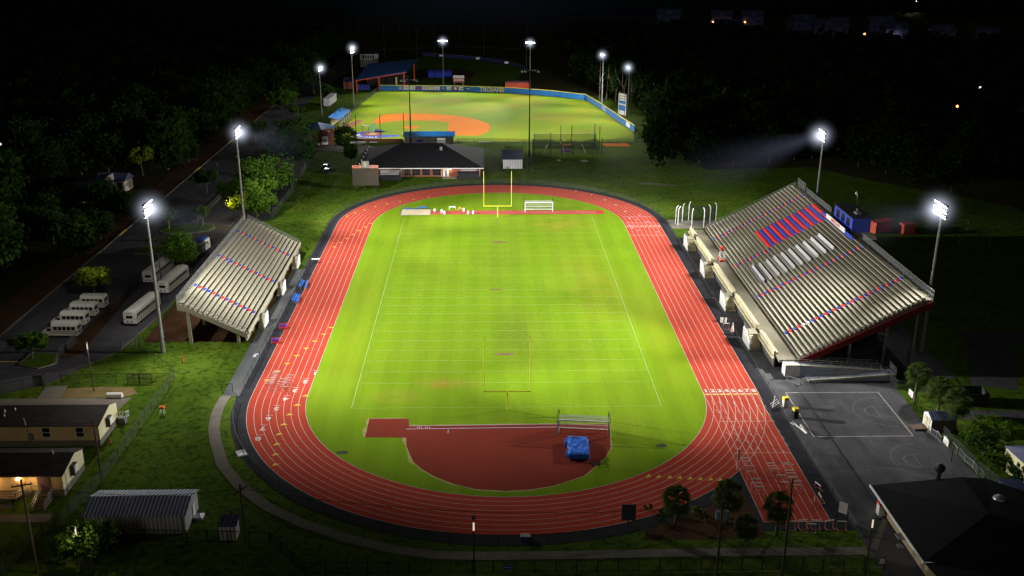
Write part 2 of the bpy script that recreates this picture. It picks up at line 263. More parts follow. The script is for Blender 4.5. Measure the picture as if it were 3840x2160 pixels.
# ================================================================== SETTING
CY0,CY1=5.3,104.4; RI=32.0; LW=1.12; RO=RI+8*LW
def oval(r,n=64,cx=0):
    pts=[]
    for i in range(n+1): t=math.pi+math.pi*i/n; pts.append((cx+r*math.cos(t),CY0+r*math.sin(t)))
    for i in range(n+1): t=math.pi*i/n; pts.append((cx+r*math.cos(t),CY1+r*math.sin(t)))
    return pts
def ring(b,r0,r1,z,n=64):
    A=oval(r0,n); B=oval(r1,n); k=len(A)
    for i in range(k):
        j=(i+1)%k; b.add([(*A[i],z),(*B[i],z),(*B[j],z),(*A[j],z)],[(0,1,2,3)])
b=MB(); b.poly([(-1500,-400),(1500,-400),(1500,3500),(-1500,3500)],-.06); structure('ground',b,wood_floor_m)
b=MB(); b.poly([(-110,-75),(140,-75),(140,120),(112,150),(100,168),(66,165),(62,185),(60,300),(0,345),(-95,345),(-95,60)],-.02); structure('lawn',b,lawn_m)
b=MB(); b.poly(oval(RI+.1),.004); structure('football_field',b,field_m)
b=MB(); ring(b,RI,RO,.012); structure('running_track',b,track_m)
b=MB(); ring(b,RO-.05,RO+2.35,.004); b.box(31.2,-35.3,-.015,43.25,CY0,.002); structure('track_apron',b,apron_m)
b=MB(); b.box(RI,-33.4,-.01,40.6,CY0,.008); structure('sprint_chute',b,track_m)
# lane lines
b=MB()
for i in range(9):
    r=RI+i*LW; ring(b,r-.032,r+.032,.018)
for i in range(9): x=RI+.04+i*LW*.955; b.box(x-.03,-33.3,.01,x+.03,CY0+ (0 if i in(0,8) else 0),.0155)
def hline(y,x0,x1,w=.08,z=.0225): b.box(x0,y-w/2,.012,x1,y+w/2,z)
hline(4.15,RI,RO,.12); hline(-5.5,RI+.6,RO-.3,.07); hline(-15.4,RI+.2,RO-.4,.07); hline(-33.35,RI,40.6,.07)
hline(102.6,RI,RO,.12); hline(93.8,RI,RO,.1,)
for i in range(8):
    for y in (1.0,-2,-4.2,-7.5,-9.5,-11.7,-13.6): 
        if (i+int(y*10))%3: b.strip([(RI+.7+i*LW,y+.6-i*.15),(RI+1.0+i*LW,y-.7-i*.15)],.06,.021)
structure('lane_lines',b,wline_m)
b=MB()
for y in (110.5,104.8): hline(y,RI+.5,RO-1,.1,.0235)
for i,y in enumerate([100,98,108,112,106,96.5]): b.box(RI+1+i*1.2,y,.012,RI+1.9+i*1.2,y+.25,.024)
structure('relay_zone_marks',b,lav_m)
def arcpt(r,t,c): return (r*math.cos(t),c+r*math.sin(t))
# yellow exchange triangles
b=MB()
def tri(x,y,rz,s=.62):
    c,q=math.cos(rz),math.sin(rz); b.add([(x+c*u-q*v,y+q*u+c*v,.024) for u,v in ((-s,0),(s,0),(0,-s*.95))],[(2,1,0)])
for p in [(-32.48, 34.33),(-33.31, 31.0),(-34.4, 27.62),(-35.46, 24.35),(-36.56, 21.03),(-37.6, 17.6),(-38.65, 14.22),(-39.68, 10.89)]: tri(*p,0)
for k,p in enumerate([(-32.25, 4.42),(-33.05, 1.06),(-33.65, -2.24),(-33.9, -5.54),(-33.95, -8.65),(-33.72, -11.76),(-33.31, -14.81),(-32.75, -17.69)]): tri(p[0],p[1],math.pi+.05+k*.07)
for p in [(21.79, -21.87),(23.15, -22.01),(24.53, -22.23),(25.92, -22.42),(27.31, -22.56),(28.6, -22.7),(18.91, -21.56),(20.28, -21.73)]: tri(p[0],p[1],.9,.6)
for p in [(-19.34, 131.15),(-23.36, 129.0),(-27.03, 126.89),(-30.24, 124.25),(-33.17, 121.24),(-35.74, 118.15),(-37.83, 115.13),(-39.57, 111.91)]: tri(p[0],p[1],2.4)
for p in [(-32.47, 104.95),(-33.54, 101.59),(-34.65, 98.31),(-35.78, 95.0),(-36.81, 91.66),(-37.86, 88.3),(-38.93, 84.92)]: tri(p[0],p[1],math.pi)
for i in range(8): tri(RI+(i+.5)*LW,4.1,0,.5)
structure('exchange_zone_marks',b,tri_m)
def ground_text(s,x,y,size,rz,m,z=.026,name='lane_number',bold=.03,parent=None):
    o=link(name,text_mesh(name,s,size,bold,0,m),parent,(x,y,z)); o.rotation_euler=(0,0,rz)
    if not parent: o['kind']='structure'
    return o
for i in range(8): ground_text(str(i+1),RI+(i+.5)*LW,5.3,1.5,0,wline_m,bold=.04)
b=MB(); LN=[(-32.15, 13.31),(-33.23, 9.94),(-34.33, 6.57),(-35.3, 3.51),(-36.11, -0.01),(-36.68, -3.38),(-36.87, -6.63),(-36.89, -9.81)]
for i,p in enumerate(LN):
    t=math.atan2(p[1]-CY0,p[0]) if p[1]<CY0 else math.pi
    ground_text(str(i+1),p[0],p[1],1.55,math.pi+(t-math.pi if t>0 else t+math.pi)*.8,wline_m,bold=.03).scale=(1.2,1,1)
    rr=-RI-(i)*LW
    b.strip([(p[0]-.55,p[1]+1.15),(p[0]+.55,p[1]+1.15)],.09,.0235)
structure('stagger_lines',b,wline_m)
for i,p in enumerate([(22.62, 138.08),(26.59, 133.33),(29.69, 128.15),(32.09, 122.45),(33.73, 115.63),(34.02, 109.14),(33.21, 102.34)]): ground_text(str(8-i),p[0],p[1],1.3,.4-.4*i/6,wline_m)
for i in range(8): ground_text(str(i+1),RI+(i+.5)*LW,101.3,1.35,0,wline_m)
# football lines
W2=24.384
b=MB()
for x in (-W2,W2): b.box(x-.055,0,0,x+.055,109.73,.0095)
structure('sidelines',b,sideline_m)
b=MB()
for y in (0,109.73): b.box(-W2,y-.05,0,W2,y+.05,.0085)
for k in range(0,21):
    y=9.144+4.572*k; w=.055 if k in(0,10,19) or k<11 else .028
    b.box(-W2+.4,y-w,0,W2-.4,y+w,.0085)
for k in range(0,100):
    y=9.144+.9144*k
    for x in (-W2+.6,-8.1,8.1,W2-1.0): 
        if k%5 and k<62: b.box(x,y-.03,0,x+.45,y+.03,.0085)
structure('yard_lines',b,fline_m)
b=MB()
for (x,y,rx,ry) in [(0,21.0,1.9,.55),(-1.2,54.9,1.4,.35),(0,88.5,1.9,.7),(-.6,105,.5,.5)]:
    b.poly([(x+rx*math.cos(t/16*6.2832)*(1+.12*math.sin(t*2.3)),y+ry*math.sin(t/16*6.2832)*(1+.2*math.sin(t*3.1))) for t in range(16)],.0088)
structure('worn_turf',b,dirt_m)
# four faint shield emblems
def shield(x,y,s=1):
    b=MB(); pts=[(-1.1,.8),(-1.1,-.2),(-.3,-1.6),(0,-2),(.3,-1.6),(1.1,-.2),(1.1,.8),(.5,1.1),(0,.8),(-.5,1.1),(-1.1,.8)]
    b.strip([(x+a*s*1.3,y+c*s) for a,c in pts],.09,.0086); structure('painted_shield',b,mat('faint_chalk',(.19,.3,.06)) if 'faint_chalk' not in MATS else MATS['faint_chalk'])
for p in [(-17.16, 44.78),(17.01, 45.03),(-16.91, 26.78),(16.89, 26.24),(17.07, 64.12)]: shield(*p)
# red event pad
padpts=[(-21.19, -3.63),(-15.19, -3.73),(-14.95, -6.1),(-4.92, -6.02),(7.58, -5.99),(15.42, -6.13),(14.75, -13.53),(13.77, -16.25),(10.19, -21.39),(5.74, -23.99),(2.55, -24.85),(-0.59, -25.15),(-4.75, -24.6),(-7.71, -23.21),(-10.33, -21.22),(-12.14, -19.29),(-13.58, -17.09),(-14.86, -12.53),(-15.09, -9.91),(-21.19, -9.65)]
b=MB(); b.prism(padpts,-.01,.02); structure('event_pad',b,pad_m)
rs=random.Random(3); b=MB(); c=(0,-16)
out=[]
for i in range(len(padpts)):
    a=Vector(padpts[i]); q=Vector(padpts[(i+1)%len(padpts)]); n=max(1,int((q-a).length/1.2))
    for k in range(n): p=a.lerp(q,k/n); d=(p-Vector((0,-17))).normalized(); out.append(tuple(p+d*(.1+rs.random()*.3*(2.2 if p.x<-13 else 1))))
b.poly(out,.0092); structure('pad_edge_dirt',b,mat('edge_straw',(.3,.26,.07),var=.3,scale=2))
b=MB(); b.strip([(-14.94, -6.2),(7.59, -5.94)],.09,.024); b.strip([(-15.25, -7.15),(7.52, -6.9)],.13,.024)
for p in ((-13.62, -6.68),(-13.34, -6.68),(-13.06, -6.69),(-12.41, -6.7),(-12.13, -6.71),(-11.8, -6.71)): b.box(p[0]-.06,p[1]-.2,.012,p[0]+.06,p[1]+.2,.024)
b.box(-9.0,-8.6,.012,-8.93,-7.4,.024); structure('javelin_runway_lines',b,lav_m)
# far runway and sand pit
b=MB(); b.box(-18,113.4,-.01,28,117.2,.0095); structure('jump_runway',b,track_m)
b=MB(); 
for y in (114.6,115.9): b.box(-17.8,y-.05,0,26,y+.05,.0135)
structure('runway_lines',b,lav_m)
b=MB(); b.box(-25.8,112.7,-.01,-17.9,113.0,.08); b.box(-25.8,118.4,-.01,-17.9,118.7,.08); b.box(-25.8,113,-.01,-25.5,118.4,.08); structure('sand_pit_kerb',b,conc_m)
b=MB(); b.box(-25.5,113,-.01,-17.9,118.4,.05); structure('sand_pit',b,sand_m)
# asphalt: lot, drive, road
b=MB(); b.prism([(-92.3,-75),(-92.3,310),(-88,430),(-80,480),(-70,470),(-74,400),(-80,300),(-78,250),(-66,215),(-59.8,175),(-59.2,109.5),(-65.6,108.5),(-65.6,60),(-66.3,40),(-68.2,23.6),(-75,10.5),(-82,6),(-84,-20),(-84,-75)],-.05,.006); structure('parking_lot',b,asph_m)
b=MB(); b.box(-92.75,-75,-.05,-92.3,310,.12); structure('road_kerb',b,conc_m)
b=MB()
for y0,y1 in ((95,100.3),(163.5,169.3),(206,213)): b.box(-92.8,y0,-.02,-92.25,y1,.125)
p=(-86.6, 19.09); b.box(p[0]-1.5,p[1]-.15,0,p[0]+2.5,p[1]+.1,.0135); structure('yellow_kerb_paint',b,yel_m)
b=MB(); b.prism([(-92.75,20),(-92.75,310),(-103,310),(-101,180),(-97,110),(-99,60),(-104,20)],-.05,.0); structure('mulch_strip',b,mulch_m)
b=MB()
for k in range(10): y=44+k*3; b.box(-84,y,0,-78.6,y+.09,.0098)
for k in range(12): y=104+k*2.9; b.box(-76,y,0,-71.5,y+.09,.0098)
for k in range(8): y=150+k*3; b.box(-88,y,0,-84,y+.09,.0098)
structure('parking_bay_lines',b,mat('faded_line',(.16,.155,.15),var=.3,scale=2))
b=MB(); b.prism([(-77.4,60.5),(-76.2,60.5),(-74.6,22),(-77.2,20),(-78.6,22.5)],-.05,.02); structure('median_strip',b,mulch_m)
b=MB(); b.prism([(-83.62, 17.68),(-79.42, 15.83),(-77.23, 18.03),(-78.69, 22.69),(-83.58, 23.25)],-.05,.13); b.prism([(-84,98.9),(-82,96.5),(-76.2,96.5),(-71.6,98.5),(-70.9,101.5),(-72,104.6),(-76.5,106),(-83,104)],-.05,.13); b.prism([(-78.2,105),(-76.8,105),(-76.8,137),(-78.2,137)],-.05,.13); b.prism([(-84,80),(-78,80),(-78,86),(-84,86)],-.05,.13); structure('kerb_island',b,conc_m)
b=MB(); b.prism([(-83.6,99.1),(-81.8,96.9),(-76.4,96.9),(-72,98.8),(-71.4,101.5),(-72.3,104.2),(-76.5,105.6),(-82.7,103.7)],.1,.15)
b.prism([(-83.3,17.6),(-79.6,16.2),(-77.6,18.1),(-78.9,22.3),(-82.5,22.6)],.1,.15); b.prism([(-83.7,80.3),(-78.3,80.3),(-78.3,85.7),(-83.7,85.7)],.1,.15); structure('island_grass',b,lawn_m)
b=MB(); b.strip([(-74.2,15),(-70.5,19.5),(-68.3,24),(-66.5,40),(-65.5,58)],.3,.03); structure('drive_edge',b,conc_m)
b=MB(); b.prism([(-68.1,23.6),(-65.4,30),(-65.3,108),(-59.3,108),(-59.3,84),(-63,84),(-63,27.5),(-47,27.5),(-46.2,69),(-45.6,69),(-45.6,26.5),(-63,26.5)],-.05,.0); 
structure('bare_soil',MB().poly([(-65.5,27.5),(-46,27.5),(-46,83),(-65.5,83)],-.004),mulch_m)
# walks
b=MB(); b.prism([(-45.7,4.8),(-45.7,68.7),(-42.95,68.7),(-42.95,4.8)],-.05,.014); structure('side_walk',b,path_asph_m)
b=MB(); cp=[(-45.1,4.8),(-45.2,1),(-44.9,-2.5),(-44.2,-6.5),(-42.9,-10.6),(-40.3,-17.3),(-36.6,-23.1),(-32,-28.3),(-26.7,-32.4),(-20.6,-35.9),(-15,-38.3),(-9.5,-39.7),(-4,-40.0),(8,-40.0),(20,-39.8),(43,-39.9)]
b.strip(cp,1.65,.02); structure('pavement_path',b,conc_m)
b=MB()
for a,q in zip(cp,cp[1:]):
    a=Vector(a);q=Vector(q);n=max(1,int((q-a).length/1.6)); d=(q-a).normalized(); m_=Vector((-d.y,d.x))*.8
    for k in range(n): p=a.lerp(q,k/n); b.strip([p-m_,p+m_],.05,.023)
structure('path_joints',b,mat('joint_dark',(.08,.07,.06)))
b=MB(); b.prism([(43.2,91),(43.2,-45),(46,-75),(75,-75),(75,-27),(64.8,-24),(64.2,-12),(63.7,-6.3),(64,4.6),(63.5,9.5),(76,9.5),(76,30),(72,91)],-.05,.003); structure('court_ground',b,court_m)
b=MB(); cw=[(45.45,4.45),(60.55,4.35),(60.3,-10.68),(45.4,-10.68),(45.45,4.45)]
for a,q in zip(cw,cw[1:]): b.strip([a,q],.13,.01)
structure('court_lines',b,wline_m)
b=MB()
for cx,cy in ((57.8,-2.6),(57.9,-18.1)):
    b.strip([(cx,cy+1.8),(cx,cy-1.8)],.06,.009); b.strip([(cx+1.8*math.cos(t),cy+1.8*math.sin(t)) for t in [math.pi/2+math.pi*k/16 for k in range(17)]],.07,.0092)
    b.strip([(cx+1.5+5*math.cos(t),cy+5*math.sin(t)) for t in [math.pi/2+math.pi*k/20 for k in range(21)]],.05,.0088)
    b.strip([(cx,cy+1.8),(cx+3.5,cy+1.8)],.03,.0094); b.strip([(cx,cy-1.8),(cx+3.5,cy-1.8)],.03,.0094)
structure('basketball_lines',b,mat('faded_court_line',(.24,.24,.24),var=.4,scale=2))
b=MB(); rs=random.Random(5)
for st in ((56,-6,57,-12,52,-11.5),(57,-12,60,-15.5,60,-18),(50,-19,56,-19.5,44,-20)):
    pts=[(st[0],st[1])]
    for k in range(0,4,2):
        a=Vector(pts[-1]); q=Vector((st[k+2],st[k+3]))
        for j in range(1,7): p=a.lerp(q,j/6); pts.append((p.x+rs.uniform(-.3,.3),p.y+rs.uniform(-.3,.3)))
    b.strip(pts,.07,.0075)
structure('asphalt_cracks',b,mat('crack_dark',(.015,.015,.017)))
b=MB(); b.prism([(43.6,-39.2),(47.5,-32.8),(48,-33.2),(44.2,-39.8)],-.02,.012); structure('expansion_strip',b,conc_m)
b=MB(); b.box(16.5,-36.9,-.01,31.4,-20,-.001); structure('shrub_bed',b,mulch_m)
b=MB(); b.prism([(43.4,99.6),(43.4,107.5),(55.5,107.5),(57.5,104),(56,99.6)],-.03,.01); structure('throwing_pad',b,conc_m)
b=MB(); b.prism([(77,7),(86,30),(140,30),(140,24),(92,24),(84,5)],-.04,.0); b.prism([(70,-2.4),(140,-5),(140,-9),(70,-5.5)],-.04,.001); structure('service_road',b,asph_m)
# left classroom paving
b=MB(); b.prism([(-80.6,4.3),(-60,4.3),(-60.4,2),(-61,-4.2),(-80.6,-4.2)],-.03,.012); b.prism([(-74.9,4.3),(-71.4,4.3),(-71.9,9.2),(-75.4,8.9)],-.03,.012); b.prism([(-80,-29.6),(-58.9,-29.7),(-58.7,-31.6),(-80,-31.4)],-.03,.012); structure('classroom_paving',b,conc_m)
b=MB(); b.prism([(-72,4.4),(-61.5,4.6),(-59.5,6),(-61,8.2),(-66,8.6),(-71.6,8)],-.03,-.012); structure('worn_grass',b,dirt_m)
# right hand lawn worn area
b=MB(); b.prism([(40,147.5),(47,145),(52,143),(54,144),(49,147),(44,148.5)],-.03,-.012); structure('worn_lane',b,mat('worn_lane_soil',(.07,.075,.025),var=.3))
# ------------------------------------------------------------------ baseball
HP=(-44.4,223.4)
b=MB(); b.poly([(-57.5,209.2),(-13,209),(49,209),(52,232),(44.6,276),(40.4,299.6),(27,309),(16.7,315.4),(0,321.5),(-20,324.5),(-52.2,327),(-57.3,282),(-58.2,262),(-60,245),(-61,225)],.001); structure('baseball_outfield',b,ball_m)
io=[(-46.32, 242.91),(-45.64, 259.02),(-43.74, 263.98),(-38.72, 265.8),(-30.71, 265.77),(-22.66, 264.59),(-16.57, 261.61),(-10.54, 257.1),(-5.39, 250.1),(-2.12, 243.74),(-1.51, 235.57),(-2.36, 227.73),(-4.54, 222.05),(-6.33, 219.83),(-14.59, 220.25)]
b=MB(); b.poly(io+[(-17.3,221),(-17.3,229),(-17.4,246.5),(-22.4,250),(-29.7,250.4),(-39.3,249.2),(-44.3,243.6)],.008); structure('infield_dirt',b,clay_m)
b=MB(); b.poly([(-31.4+3.0*math.cos(t/20*6.283),236+2.9*math.sin(t/20*6.283)) for t in range(20)],.02); structure('pitching_mound',b,clay_m)
b=MB(); b.poly([(-43.6+8*math.cos(t),222+6.9*math.sin(t)) for t in [math.pi*.35+math.pi*1.15*k/24 for k in range(25)]]+[(-38.5,217.2),(-34.6,218.4),(-34.5,221.4),(-44.5,221.5),(-44.3,232.9),(-46,232.9)],.006); structure('blue_turf_surround',b,navy_m)
b=MB(); b.poly([(-44.4+3.7*math.cos(t/24*6.283),223.3+3.8*math.sin(t/24*6.283)) for t in range(24)],.012); structure('home_plate_circle',b,darkclay_m)
b=MB(); b.poly([(-46.6,223),(-45.2,225.2),(-43.6,224.6),(-42.2,223.2),(-43.6,221.6),(-45,221.4)],.017); structure('batter_box',b,mat('pale_clay',(.5,.25,.15),var=.15))
b=MB(); b.strip([(-44.3,224.5),(-44.8,243.6)],.22,.018); b.strip([(-44.8,243.6),(-50,320)],.1,.004); structure('foul_line',b,fline_m)
b=MB(); b.poly([(-46.2,226),(-44.6,226),(-45,243),(-47,243)],.01); structure('green_turf_strip',b,mat('synthetic_green',(.03,.2,.02),var=.1))
for k,ch in enumerate('TROJANS'):
    t=R(178+k*17); ground_text(ch,-43.6+6.1*math.cos(t),222.3+5.2*math.sin(t),2.0,t+math.pi/2,white_m,.012,'turf_letter',.04)
b=MB(); b.prism([(-61,203),(-55,210),(-46,209.5),(-46,204),(-36,197),(-44,190),(-62,196)],-.04,.0); structure('plaza_paving',b,conc_m)
b=MB(); b.prism([(-58,238),(-53.5,252),(-50.8,250),(-53.5,236),(-57,216),(-60,218)],-.04,.007); structure('warning_dirt',b,darkclay_m)
b=MB(); b.poly([(37,205.5),(46,206),(47,200.5),(38,201)],.004); b.poly([(22,204.8),(27,204.8),(26.5,202.8),(22.5,202.8)],.004); structure('bullpen_dirt',b,clay_m)
# far softball field
b=MB(); b.poly([(-39,460),(-28,453),(-7,439),(9,420),(17.5,400),(10,345),(-40,345),(-62,400)],-.01); structure('softball_outfield',b,lawn_m)
b=MB(); b.poly([(-40,395),(-20,402),(-8,388),(-10,370),(-38,368)],-.005); structure('softball_infield',b,mulch_m)
b=MB(); b.prism([(-84,470),(-60,492),(-20,505),(30,490),(30,498),(-20,513),(-62,500),(-88,478)],-.05,0); structure('far_road',b,asph_m)
# ================================================================== FLOODLIGHTS
BEAM=1.0
def head(root,H,face,rows,per,span,lit,rowgap=.95,big=.33):
    """cross-arms with lamps at height H, facing direction angle `face` (radians, world XY)"""
    fx,fy=math.cos(face),math.sin(face); sx,sy=-fy,fx
    for r in range(rows):
        z=H-r*rowgap; b=MB(); b.beam((-sx*span/2,-sy*span/2,z),(sx*span/2,sy*span/2,z),.12); b.build('crossarm',steel_m if lit else dpole_m,root)
        for k in range(per):
            u=-span/2+span*(k+.5)/per; c=Vector((sx*u+fx*.25,sy*u+fy*.25,z+.28)); d=Vector((fx*.86,fy*.86,-.5)).normalized()
            b=MB(); b.cyl(c-d*.32,c+d*.22,.12,big,10); lo=b.build('lamp',steel_m if lit else black_m,root)
            if lit: b=MB(); b.cyl(c+d*.225,c+d*.25,big*.93,big*.93,10); b.build('lens',cool_e,lo)
def mast(name,label,group,x,y,H,face,rows,per,span,lit=True,m=None,r0=.34,r1=.16,spots=(),haze=None,collar=True):
    t=thing(name,label,'light pole',(x,y,0),0,group); m=m or pole_m
    b=MB(); b.cyl((0,0,-.1),(0,0,2.2),r0*1.25,r0*1.2,12); b.build('base',m,t)
    b=MB(); b.cyl((0,0,2.2),(0,0,H+.4),r0,r1,12,True); b.build('pole',m,t,smooth=False)
    b=MB(); b.box(-.2,r0,2.5,.2,r0+.35,4.0); b.build('ballast_box',steel_m if lit else dpole_m,t)
    head(t,H,face,rows,per,span,lit)
    for s_ in spots: spot(t,(x+math.cos(face)*.9,y+math.sin(face)*.9,H-.5),*s_)
    return t
def haze(label,loc,r,k,stretch=(1,1,1),rot=None):
    o=link('light_haze',HZ,None,loc); o.scale=(r*stretch[0],r*stretch[1],r*stretch[2]); o['kind']='stuff'; tag(o,label,'haze'); o.data=HZM[k]; 
    if rot: o.rotation_euler=rot
    return o
def hzmesh(m): b=MB(); b.ball((0,0,0),1,16); me=b.me('haze',m,True); return me
HZM={'big':hzmesh(hazemat('haze_glow_big',1.15)),'small':hzmesh(hazemat('haze_glow_small',1.3)),'wide':hzmesh(hazemat('haze_glow_wide',.05,(.6,.68,1)))}; HZ=HZM['big']
def beamobj(label,loc,target,L,k,spread=.36):
    b=MB(); b.cyl((0,0,0),(1,0,0),.03,spread+.03,20); m=beammat('haze_beam',k,spread); o=link('light_beam_haze',b.me('beam_haze',m),None,loc); o.scale=(L,L,L); o['kind']='stuff'; tag(o,label,'haze')
    o.rotation_euler=(Vector(target)-Vector(loc)).to_track_quat('X','Z').to_euler(); return o
PW=87000
SPILL=0
def aims(pts,size=62): return [((tx,ty,0),PW*pw,size,.85) for tx,ty,pw in pts]
G='floodlight masts around the football stadium'
mast('floodlight_mast','tall floodlight mast on the grass beside the left stand, in front of it',G,-60.4,22.8,27,0,3,5,4.2,spots=[((38,22,0),PW*2.95,100,1),((38,0,0),PW*8.6,24,1),((-42,58,0),PW*1.06,75,1),((-32,0,0),PW*1.15,44,1),((-52,22,0),PW*0.21,55,0.6),((-56,6,0),PW*0.42,74,0.9),((-77,44,0),PW*0.34,84,0.9),((52,32,0),PW*1.3,34,1)])
mast('floodlight_mast','tall floodlight mast behind the far corner of the left stand by the leafy trees',G,-60.8,90.1,27,0,3,5,4.2,spots=[((38,50,0),PW*2.93,100,1),((-12,122,0),PW*2.72,75,1),((18,122,0),PW*5.26,34,1),((-52,90,0),PW*0.26,55,0.6),((38,74,0),PW*2.3,44,0.6),((-66,114,0),PW*0.17,70,0.9),((53,80,0),PW*2.4,30,1),((-50,128,0),PW*0.5,64,0.9)])
mast('floodlight_mast','tall floodlight mast behind the far end of the right stand',G,74.6,85.8,27,math.pi,3,5,4.2,spots=[((-40,122,0),PW*5.68,75,1),((0,50,0),PW*4.83,55,1),((40,82,0),PW*1.16,24,1),((40,122,0),PW*1.68,24,1),((-20,50,0),PW*4.5,24,1),((54,120,0),PW*0.7,70,0.9)])
mast('floodlight_mast','tall floodlight mast behind the near end of the right stand, brightest head',G,74.4,20.9,27,math.pi,3,6,5.0,spots=[((-40,52,0),PW*2.92,100,1),((-40,34,0),PW*4.16,44,0.6),((30,4,0),PW*1.46,34,0.6),((54,-4,0),PW*0.42,66,0.9)])
haze('white glow in the mist around the floodlight beside the left stand',(-59.6,22.8,26.2),5.6,'big'); haze('white glow in the mist around the floodlight behind the left stand',(-60.0,90.1,26.2),5.6,'big')
haze('white glow in the mist around the floodlight at the far end of the right stand',(73.8,85.8,26.2),6,'big'); haze('white glow in the mist around the floodlight at the near end of the right stand',(73.6,20.9,26.2),6,'big')
beamobj('misty light beam going left from the far right stadium floodlight',(73.6,85.8,26.4),(20,92,5),38,.008,.34)
beamobj('misty light beam going left from the near right stadium floodlight',(73.4,20.9,26.4),(20,24,10),16,.014,.5)
beamobj('misty light beam going right from the near left stadium floodlight',(-59.6,22.8,26.4),(0,24,6),16,.012,.5)
beamobj('misty light beam going right from the far left stadium floodlight',(-60,90.1,26.4),(0,94,8),18,.012,.5)
G='floodlight masts around the baseball field'
PB=58000
def bb(x,y,H,tx,ty,lab,per=5,span=3.6,lit=True,sp=(),rows=1,m=None):
    f=math.atan2(ty-y,tx-x); t=mast('baseball_floodlight',lab,G,x,y,H,f,rows,per,span,lit,m,.24,.12,[((ax,ay,0),PB*w_,s_,.8) for ax,ay,s_,w_ in sp])
    if lit: haze('white glow around the '+lab.split(',')[0],(x+math.cos(f)*.6,y+math.sin(f)*.6,H),5.0,'small')
    return t
bb(-67.3,254.2,19.6,-30,240,'baseball floodlight behind the left dugout, nearest on the left side',4,2.4,sp=[(-26,227,110,.574)],rows=2)
bb(-58.3,282.6,24,-20,265,'taller baseball floodlight by the left foul line fence, behind the white trailer',4,2.4,sp=[(-26,263,110,.893),(-50,299,60,.7)],rows=3)
bb(-23.3,344.4,20.4,-18,270,'baseball floodlight behind the small white scoreboard beyond the outfield wall',6,4.6,sp=[(10,215,85,3.387),(-50,299,60,2.41)])
bb(17.4,332.1,20.9,2,262,'baseball floodlight beyond the blue outfield wall right of the gold lettering',6,4.6,sp=[(34,215,85,2.268),(-38,215,40,6.3),(-2,299,60,.9)])
bb(46.5,290.5,20.3,8,262,'baseball floodlight among the trees behind the right field corner',4,2.6,sp=[(10,215,110,1.27)])
bb(52.8,254.8,19.7,10,245,'baseball floodlight behind the tall sign in right field',4,2.6,sp=[(34,311,40,2.9),(22,227,110,.53)])
def darkmast(x,y,H,lab,sp):
    t=mast('baseball_floodlight',lab,G,x,y,H,math.pi/2,1,6,6.2,False,dpole_m,.26,.13,[((ax,ay,0),PB*w_,s_,.8) for ax,ay,s_,w_ in sp])
    for k in (-2.6,-1.5,2.7):
        b=MB(); b.obox((k,-.5,H-.05),(.7,.35,.35)); b.build('shield',white_m,t)
darkmast(-29.2,205.2,21.7,'dark mast with its lamps turned away, beside the blue-roofed dugout',[(-50,239,110,.89),(-2,215,110,.43)])
darkmast(11.1,186,27.4,'tall dark mast with its lamps turned away, beside the batting cages',[(-14,311,85,3.18),(34,227,40,2.1),(34,215,110,.55)])
G='unlit light masts beyond the baseball field'
for i,(x,y,H,lab) in enumerate([(-89,560,60,'farthest left thin unlit mast above the dark woods'),(-64.7,600,60,'thin unlit mast left of centre above the far woods'),(-55,554,46,'unlit mast with a crossarm left of centre far behind the ballfields'),(-33.2,463,33,'unlit mast with double lamp row behind the softball field'),(-39.2,400,20,'unlit softball mast behind the blue pavilion roof'),(8,535,48,'unlit mast with a crossarm right of centre far behind the ballfields'),(20,582,55,'thin unlit mast far behind the softball field on the right'),(18.3,400,24,'unlit softball mast at the right end of the curved blue fence'),(-57.3,411,24,'unlit mast beside the cupola building'),(-4,470,26,'short unlit mast beyond the softball outfield'),(-20,540,30,'short unlit mast between the taller far ones')]):
    mast('unlit_mast',lab,G,x,y,H,-math.pi/2,1,3,3.0,False,dpole_m,.2,.1)
